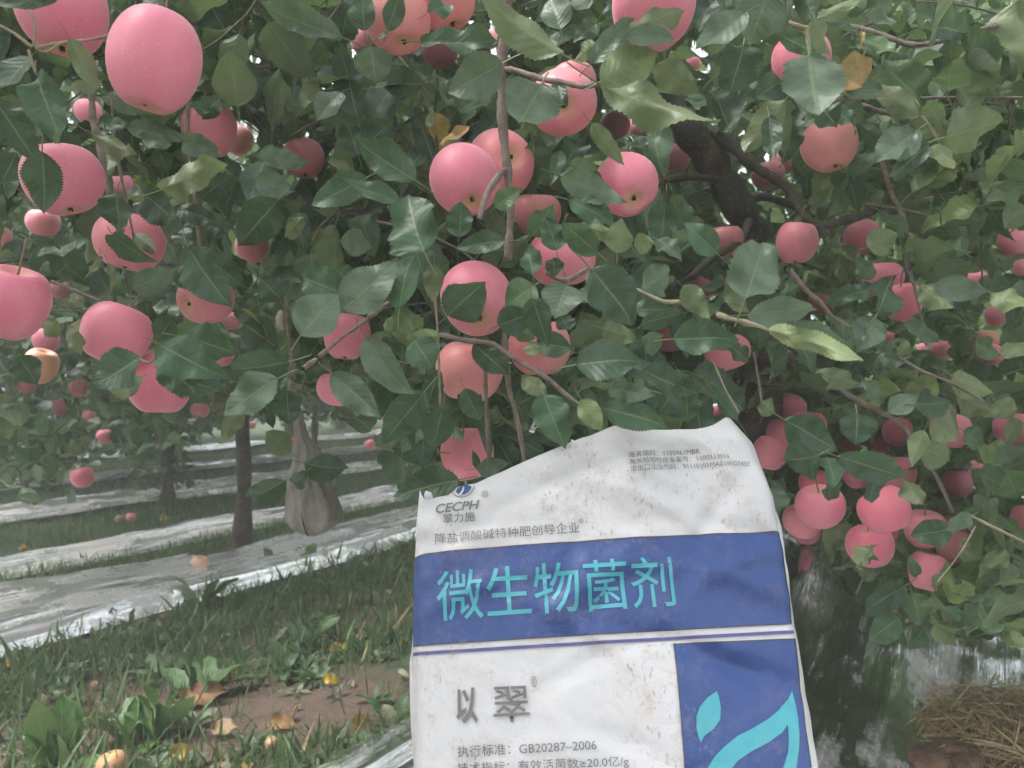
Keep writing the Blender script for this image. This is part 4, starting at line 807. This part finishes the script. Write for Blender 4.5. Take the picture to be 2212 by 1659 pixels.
Q = [(i*na+j, i*na+(j+1) % na, (i+1)*na+(j+1) % na, (i+1)*na+j) for i in range(89) for j in range(na)]
bag = empty('fruit_bag', P(628, 822, DB), 'wrinkled tan wax paper fruit bag hanging by its twisted neck left of centre', 'fruit bag')
quads('paper', np.array(V), Q, M_BAG, bag)
sl_ = smooth_path([P(668, 1098, DB)-[0, .047, 0], P(672, 1120, DB)-[0, .0475, 0], P(674, 1140, DB)-[0, .038, 0], P(675, 1155, DB)-[0, .018, 0]], 4)
tubes('tear', [tube(sl_, [.0006, .0015, .0016, .0006], 4)], M_CALYX, bag)
tubes('tie_wire', [tube(smooth_path([P(627, 700, 1.2), P(628, 760, 1.24), P(628, 822, DB), P(631, 832, DB-.008), P(626, 836, DB+.004)]), [.0010, .0010], 5)], M_TWIG, bag)
# pale rolled scrap of paper higher on the same twig
v, q = tube(smooth_path([P(608, 672, 1.12), P(604, 686, 1.115), P(606, 702, 1.115), P(613, 712, 1.12)]), [.003, .0055, .0055, .002], 8, .2)
sc = quads('paper_scrap', v, q, flat('old_paper', (.45, .40, .30), .8, nscale=60, amt=.3)); tag(sc, 'little pale curled paper scrap on the thin twig above the hanging bag', 'paper scrap')

# ------------------------------------------------------------------ the fertilizer sack
def SP(u, v, w_=0.0):                           # a point of the leaning sack front
    return P(u, v, 1.0/(1.351+.00029*(v-1200)))
O = SP(1290, 1300); e1 = unit(SP(1722, 1346)-SP(887, 1393)); nn = unit(np.cross(e1, SP(1100, 1659)-SP(1100, 1100)));
if nn[1] > 0: nn = -nn
e2 = np.cross(nn, e1)
if e2[2] < 0: e2 = -e2
def SL(u, v): d = SP(u, v)-O; return np.array([d @ e1, d @ e2])
crL = np.array([SL(1588, 905), SL(1712, 1105)]); crd = unit(crL[1]-crL[0]); crn = np.array([-crd[1], crd[0]])
if crn[0] < 0: crn = -crn
XL, XR = SL(880, 1400)[0], SL(1748, 1400)[0]
CRS = [(random.uniform(XL, XR), random.uniform(-.25, .22), random.uniform(-1.2, 1.2), random.uniform(.03, .11), random.uniform(.0014, .0042)) for _ in range(46)]
CRS += [(*SL(1560, 1430), -.55, .09, .0050), (*SL(1640, 1450), -.35, .07, .0045), (*SL(1300, 1010), .2, .12, .004), (*SL(1480, 1120), -.6, .10, .0045), (*SL(1630, 1080), -1.0, .10, .005), (*SL(1050, 1260), .3, .10, .004), (*SL(1500, 1230), -.2, .12, .004)]
def disp(x, y):
    t = (x-XL)/(XR-XL); w_ = .020*np.sin(np.pi*np.clip(t, 0, 1))**.6-.012
    w_ = w_-.022*np.clip((.04-t)/.04, 0, 1)**2-.03*np.clip((t-.965)/.05, 0, 1)**2
    w_ = w_+.010*(fbm(x*7+20, y*6+3, 3)-.45)+.0022*(fbm(x*24+5, y*17+40, 3)-.45)
    for cx, cy, an, ln, am in CRS:
        dx, dy = x-cx, y-cy; a = dx*math.cos(an)+dy*math.sin(an); b = -dx*math.sin(an)+dy*math.cos(an)+.15*a*a/ln
        w_ = w_+am*np.exp(-(a/ln)**2)*np.exp(-(b/.009)**2)*1.1*np.sign(math.sin(cx*999))
    f = (x-crL[0][0])*crn[0]+(y-crL[0][1])*crn[1]; al = (x-crL[0][0])*crd[0]+(y-crL[0][1])*crd[1]
    fade = 1/(1+np.exp((al-.115)/.012)); w_ = w_-np.clip(f+.004, 0, 1)*1.1*fade+.006*np.exp(-(f/.012)**2)*fade
    f2 = y-SL(1380, 925)[1]; w_ = w_-.9*np.clip(f2+.015, 0, 1)**1.0*.6
    return w_
def to3(x, y, off=0.0): return O+x[:, None]*e1+y[:, None]*e2+(disp(x, y)+off)[:, None]*nn
def conform(name, polys, mt, parent, off, step=.006, thick=0.0):
    """flat outlines in sack coordinates, cut by a grid and laid on the creased surface"""
    bm = bmesh.new()
    for pl in polys:
        vs = [bm.verts.new((p[0], p[1], 0)) for p in pl]
        try: bm.faces.new(vs)
        except ValueError: pass
    return _conform(name, bm, mt, parent, off, step, thick)
def _conform(name, bm, mt, parent, off, step, thick=0.0):
    bmesh.ops.triangulate(bm, faces=[f for f in bm.faces if len(f.verts) > 4])
    xs = [v.co.x for v in bm.verts]; ys = [v.co.y for v in bm.verts]
    for lo, hi, nrm in ((min(xs), max(xs), (1, 0, 0)), (min(ys), max(ys), (0, 1, 0))):
        for g_ in np.arange(math.floor(lo/step)+1, hi/step)*step:
            bmesh.ops.bisect_plane(bm, geom=bm.verts[:]+bm.edges[:]+bm.faces[:], plane_co=(g_*nrm[0], g_*nrm[1], 0), plane_no=nrm, dist=1e-6)
    bm.verts.ensure_lookup_table()
    xy = np.array([v.co[:] for v in bm.verts]); p = to3(xy[:, 0], xy[:, 1], off)
    for v, q in zip(bm.verts, p): v.co = q
    bm.normal_update()
    if bm.faces and sum(f.normal.dot(Vector(nn))*f.calc_area() for f in bm.faces) < 0: bmesh.ops.reverse_faces(bm, faces=bm.faces[:])
    if thick:
        ex = bmesh.ops.extrude_face_region(bm, geom=bm.faces[:]); vs = [e for e in ex['geom'] if isinstance(e, bmesh.types.BMVert)]
        bmesh.ops.translate(bm, verts=vs, vec=Vector(-nn*thick)); bmesh.ops.recalc_face_normals(bm, faces=bm.faces[:])
    me = bpy.data.meshes.new(name); bm.to_mesh(me); bm.free(); me.polygons.foreach_set('use_smooth', np.ones(len(me.polygons), bool))
    l = me.uv_layers.new(name='UVMap'); ob = link_mesh(name, me, mt, parent)
    return ob
def sack_mat(name, c, dirt=1.0, rough=.42):
    m, t, p = mat(name); L = t.links.new; tc = N(t, 'TexCoord').outputs['Object']
    big = noise(t, 9, 5, tc, .65); sm = noise(t, 70, 6, tc, .75); vo = noise(t, 26, 6, tc, .7)
    mp = N(t, 'Mapping'); L(tc, mp.inputs[0]); mp.inputs['Rotation'].default_value = (0, .6, 0); mp.inputs['Scale'].default_value = (300, 300, 110)
    scr = noise(t, 1.0, 3, mp.outputs[0], .6)
    a = math_(t, 'MULTIPLY', ramp(t, big, [(.48, 0.0), (.62, 1.0)]), ramp(t, sm, [(.50, 0.0), (.66, 1.0)]))
    col = mix(t, math_(t, 'MULTIPLY', a, .55*dirt), c, (.40, .29, .23))
    stn = ramp(t, vo, [(.52, 0.0), (.72, 1.0)]); col = mix(t, math_(t, 'MULTIPLY', stn, .26*dirt), col, (.56, .42, .34))
    fl_ = math_(t, 'MULTIPLY', ramp(t, scr, [(.60, 0.0), (.68, 1.0)]), ramp(t, big, [(.47, 0.0), (.60, 1.0)]))
    col = mix(t, math_(t, 'MULTIPLY', fl_, .75*dirt), col, (.28, .25, .23))
    L(col, p.inputs['Base Color']); p.inputs['Roughness'].default_value = rough; p.inputs['Specular IOR Level'].default_value = .5
    wr = N(t, 'TexVoronoi', feature='DISTANCE_TO_EDGE', i_Scale=24.0); L(tc, wr.inputs['Vector'])
    h = math_(t, 'ADD', math_(t, 'MULTIPLY', ramp(t, wr.outputs['Distance'], [(0, 0.0), (.16, 1.0)]), .12), math_(t, 'ADD', noise(t, 16, 5, tc, .6), math_(t, 'MULTIPLY', sm, .10)))
    L(bump(t, h, .30, .009), p.inputs['Normal']); return m
M_SACK = sack_mat('sack_plastic', (.53, .53, .55)); M_BLUE = sack_mat('blue_print', (.024, .058, .205), .28)
M_LINE = sack_mat('indigo_print', (.075, .07, .22), .4); M_CYAN = sack_mat('cyan_print', (.055, .33, .40), .25)
M_GREY = sack_mat('grey_print', (.14, .14, .135), .35); M_EDGE = sack_mat('dark_outline_print', (.05, .045, .06), .3)
outl = [(905.9, 1056), (909, 1066), (916, 1076), (926, 1078), (945, 1073), (968, 1069.6), (980, 1061), (988, 1053), (1006, 1049), (1026.7, 1046.5), (1090, 1020), (1159.7, 989.8), (1220, 966), (1278.4, 942.8), (1305, 930), (1327.6, 919), (1345, 920), (1384.9, 924.4), (1415, 929), (1446, 930.5), (1475, 930), (1499.5, 926.4), (1525, 920), (1544.5, 912.9), (1562, 901), (1577.3, 891.6), (1591.6, 887.5), (1610, 910), (1636.6, 942.8), (1662, 973), (1687.8, 1004.2), (1699, 1040), (1708.3, 1077.9), (1717, 1120), (1724.7, 1159.8), (1735, 1241.6), (1743, 1326), (1745, 1350.5), (1752, 1390), (1761.5, 1448.8), (1770, 1560), (1778, 1659)]
left = [(885.5, 1659), (877.3, 1571.6), (875, 1490), (875.2, 1428), (881, 1395), (885.5, 1366.9), (887.5, 1323.5), (889, 1260), (891.6, 1200.7), (898, 1130)]
base = P(1330, 1659, .62); 
OP = [SL(*p) for p in outl]; LP = [SL(*p) for p in left]; yb = -(O @ np.array([0, 0, 1]))/(e2[2])+.004
bot = [np.array([OP[-1][0]+.004, (OP[-1][1]+yb)/2]), np.array([OP[-1][0]-.002, yb]), np.array([LP[0][0]+.002, yb]), np.array([LP[0][0]-.003, (LP[0][1]+yb)/2])]
ft = O+e2*yb
sack = empty('fertilizer_sack', (float(ft[0]), float(ft[1]), 0), 'dirty white and blue printed fertilizer sack, torn slantwise at the top, in the foreground', 'sack')
front = conform('front_sheet', [OP+bot+LP], M_SACK, sack, 0.0, .005)
# back sheet: a few millimetres behind, a little shorter at the mouth, sharing the side edges
bp = [q-np.array([0, .006 if i < 28 else 0]) for i, q in enumerate(OP)]
back = conform('back_sheet', [bp+bot+LP], M_SACK, sack, -.012, .009, .0006)
side = OP[26:]+bot+LP+OP[:1]; rs = []
A_ = np.array(side); d_ = np.r_[0, np.cumsum(np.linalg.norm(np.diff(A_, axis=0), axis=1))]; q_ = np.linspace(0, d_[-1], 420)
A_ = np.c_[np.interp(q_, d_, A_[:, 0]), np.interp(q_, d_, A_[:, 1])]
f_ = to3(A_[:, 0], A_[:, 1], .0); b_ = to3(A_[:, 0], A_[:, 1], -.0122); k = len(A_)
quads('side_gusset', np.concatenate([f_, b_]), [(i, i+1, k+i+1, k+i) for i in range(k-1)], M_SACK, sack)
# small curled flap at the torn left corner
fp = [(917, 1056.5), (924, 1058.5), (931, 1061.5), (933, 1068), (932, 1078), (925, 1080), (916, 1078), (914, 1066)]
o = conform('torn_flap', [[SL(*p) for p in fp]], M_SACK, sack, -.006, .004, .0006)
def quad_px(*c): return [SL(*p) for p in c]
def strip(p0, p1, w_):
    a, b = SL(*p0), SL(*p1); d = unit(b-a); n_ = np.array([-d[1], d[0]])*w_/2; return [a+n_, a-n_, b-n_, b+n_]
band = [(890.5, 1203), (920, 1196), (1000, 1190), (1241.6, 1174), (1450, 1160), (1698, 1145.4), (1710, 1246), (1719.7, 1345.2), (1500, 1357), (1300, 1369), (1100, 1381), (886.3, 1394.7), (886, 1366), (888, 1323), (888.5, 1262)]
conform('printed_band', [[SL(*p) for p in band]], M_BLUE, sack, .0011)
conform('band_outline', [strip((890.5, 1202), (920, 1195.5), .0013), strip((920, 1195.5), (1241.6, 1173.6), .0013), strip((1241.6, 1173.6), (1698, 1145), .0013), strip((1698, 1145), (1719.7, 1345.5), .0013), strip((886.3, 1395), (1719.7, 1345.5), .0011),
        strip((1453.7, 1391.5), (1725.5, 1379.2), .0011), strip((1725.5, 1379.2), (1757.4, 1659), .0012), strip((1453.7, 1391.5), (1477, 1659), .0009)], M_EDGE, sack, .0014)
conform('printed_line', [strip((885.8, 1412.5), (1723.8, 1363.6), .0030)], M_LINE, sack, .0012)
conform('printed_panel', [quad_px((1453.7, 1391.5), (1725.5, 1379.2), (1757.4, 1659), (1775, 1790), (1490, 1790), (1477, 1659))], M_BLUE, sack, .0011)
lf = [(1545.6, 1492.7), (1551, 1507), (1554.6, 1529), (1553, 1554), (1539.6, 1572.7), (1518, 1589), (1511, 1602.7), (1505, 1590), (1501, 1572.7), (1500.6, 1546), (1508, 1526), (1524.6, 1506)]
rg = [(1718, 1492.7), (1723, 1516), (1730.6, 1549), (1732, 1582.7), (1729.6, 1622.7), (1723, 1659), (1712, 1700), (1680, 1755), (1640, 1775), (1650, 1740), (1675, 1705), (1693, 1659), (1704.6, 1622.7), (1706, 1589), (1704.6, 1566), (1691, 1582.7), (1661, 1602.7), (1621, 1622.7), (1591, 1642.7), (1578, 1659), (1555, 1700), (1540, 1760), (1510, 1770), (1508, 1710), (1524.6, 1659), (1541, 1632.7), (1561, 1612.7), (1591, 1589), (1624.6, 1572.7), (1658, 1554), (1688, 1532.7), (1708, 1511)]
conform('leaf_emblem', [[SL(*p) for p in lf], [SL(*p) for p in rg]], M_CYAN, sack, .0018)
# round logo cut off by the tear
cx, cy, R = 998.1, 1048.0, 27.8
def arc(r, a0, a1, n=22): return [(cx+r*math.cos(math.radians(a)), cy+r*math.sin(math.radians(a))) for a in np.linspace(a0, a1, n)]
conform('logo_ring', [[SL(*p) for p in arc(R, 5, 142)+arc(R-1.8, 142, 5)]], M_GREY, sack, .0012)
bl = arc(R-6.5, 12, 118)+[(985, 1062), (989, 1055), (1000, 1050.5), (1010, 1048.5)]
conform('logo_field', [[SL(*p) for p in bl]], M_BLUE, sack, .0012)
conform('logo_stroke', [[SL(*p) for p in [(1001, 1053), (999, 1060), (994, 1067), (988, 1071), (991, 1072), (998, 1068), (1002.5, 1061), (1003.5, 1053)]]], M_SACK, sack, .0018)
def text(s, p0, p1, hpx, mt, name='lettering', bold=0.0, shear=0.0, spacing=1.0):
    cu = bpy.data.curves.new('t', 'FONT'); cu.body = s; cu.size = 1; cu.resolution_u = 3; cu.offset = bold; cu.shear = shear; cu.space_character = spacing; cu.fill_mode = 'BOTH'
    ob = bpy.data.objects.new('t', cu); C.objects.link(ob); bpy.context.view_layer.update(); dg = bpy.context.evaluated_depsgraph_get()
    me = bpy.data.meshes.new_from_object(ob.evaluated_get(dg)); bm = bmesh.new(); bm.from_mesh(me)
    bpy.data.objects.remove(ob); bpy.data.curves.remove(cu); bpy.data.meshes.remove(me)
    xs = [v.co.x for v in bm.verts]; ys = [v.co.y for v in bm.verts]; a, b = SL(*p0), SL(*p1); L_ = np.linalg.norm(b-a); ex = (b-a)/L_; ey = np.array([-ex[1], ex[0]])
    hh = np.linalg.norm(SL(p0[0], p0[1]-hpx)-SL(*p0))
    for v in bm.verts:
        tx = (v.co.x-min(xs))/(max(xs)-min(xs))*L_; ty = (v.co.y-min(ys))/(max(ys)-min(ys))*hh; q = a+ex*tx+ey*ty; v.co = (q[0], q[1], 0)
    return _conform(name, bm, mt, sack, .0019, .009)
text('微生物菌剂', (944.8, 1343), (1458.6, 1311), 108, M_CYAN, bold=.004)
text('以', (986, 1564), (1033, 1562), 78, M_GREY, bold=.026); text('翠', (1067, 1561), (1145, 1557), 77, M_GREY, bold=.006)
text('®', (1147.5, 1485), (1159.8, 1484), 24, M_GREY, name='trade_mark'); text('®', (1041, 1078), (1055.5, 1077), 15, M_GREY, name='trade_mark')
text('©', (1249.5, 1135), (1259.5, 1134), 10, M_GREY, name='trade_mark')
text('CECPH', (941, 1108.5), (1037.5, 1101.8), 20, M_GREY, bold=.020, shear=.28)
text('翠力施', (957, 1131.5), (1027, 1127), 21, M_GREY, bold=.008)
text('降盐调酸碱特种肥创导企业', (940.5, 1175), (1250.5, 1154), 23, M_GREY)
text('海关编码：1105961MBR', (1355, 994.5), (1510, 983), 13, M_GREY)
text('海关检验检疫备案号：1100113014', (1356.6, 1009.5), (1574, 993.8), 13.5, M_GREY)
text('进出口企业代码：91110105MA01WGT43Y', (1358.5, 1025), (1623.5, 1006.5), 13.5, M_GREY)
text('执行标准：GB20287–2006', (988, 1636), (1287.5, 1618.6), 25, M_GREY)
text('技术指标：有效活菌数≥20.0亿/g', (988, 1675), (1356.5, 1656.5), 27, M_GREY)

# ------------------------------------------------------------------ thin haze volume added over the orchard, lifting the darks like lens veil
bm = bmesh.new(); bmesh.ops.create_cube(bm, size=1.0)
for v in bm.verts: v.co = Vector((v.co.x*310, v.co.y*310, -1.05 if v.co.z < 0 else 9.0))
me = bpy.data.meshes.new('haze'); bm.to_mesh(me); bm.free()
m = bpy.data.materials.new('veil_haze'); m.use_nodes = True; m.node_tree.nodes.clear()
vol = m.node_tree.nodes.new('ShaderNodeVolumePrincipled'); out = m.node_tree.nodes.new('ShaderNodeOutputMaterial')
vol.inputs['Density'].default_value = .020; vol.inputs['Color'].default_value = (.93, .94, .95, 1)
m.node_tree.links.new(vol.outputs[0], out.inputs['Volume'])
tag(link_mesh('haze', me, m), 'pale thin haze added over the orchard to imitate lens veil', 'haze', kind='stuff')
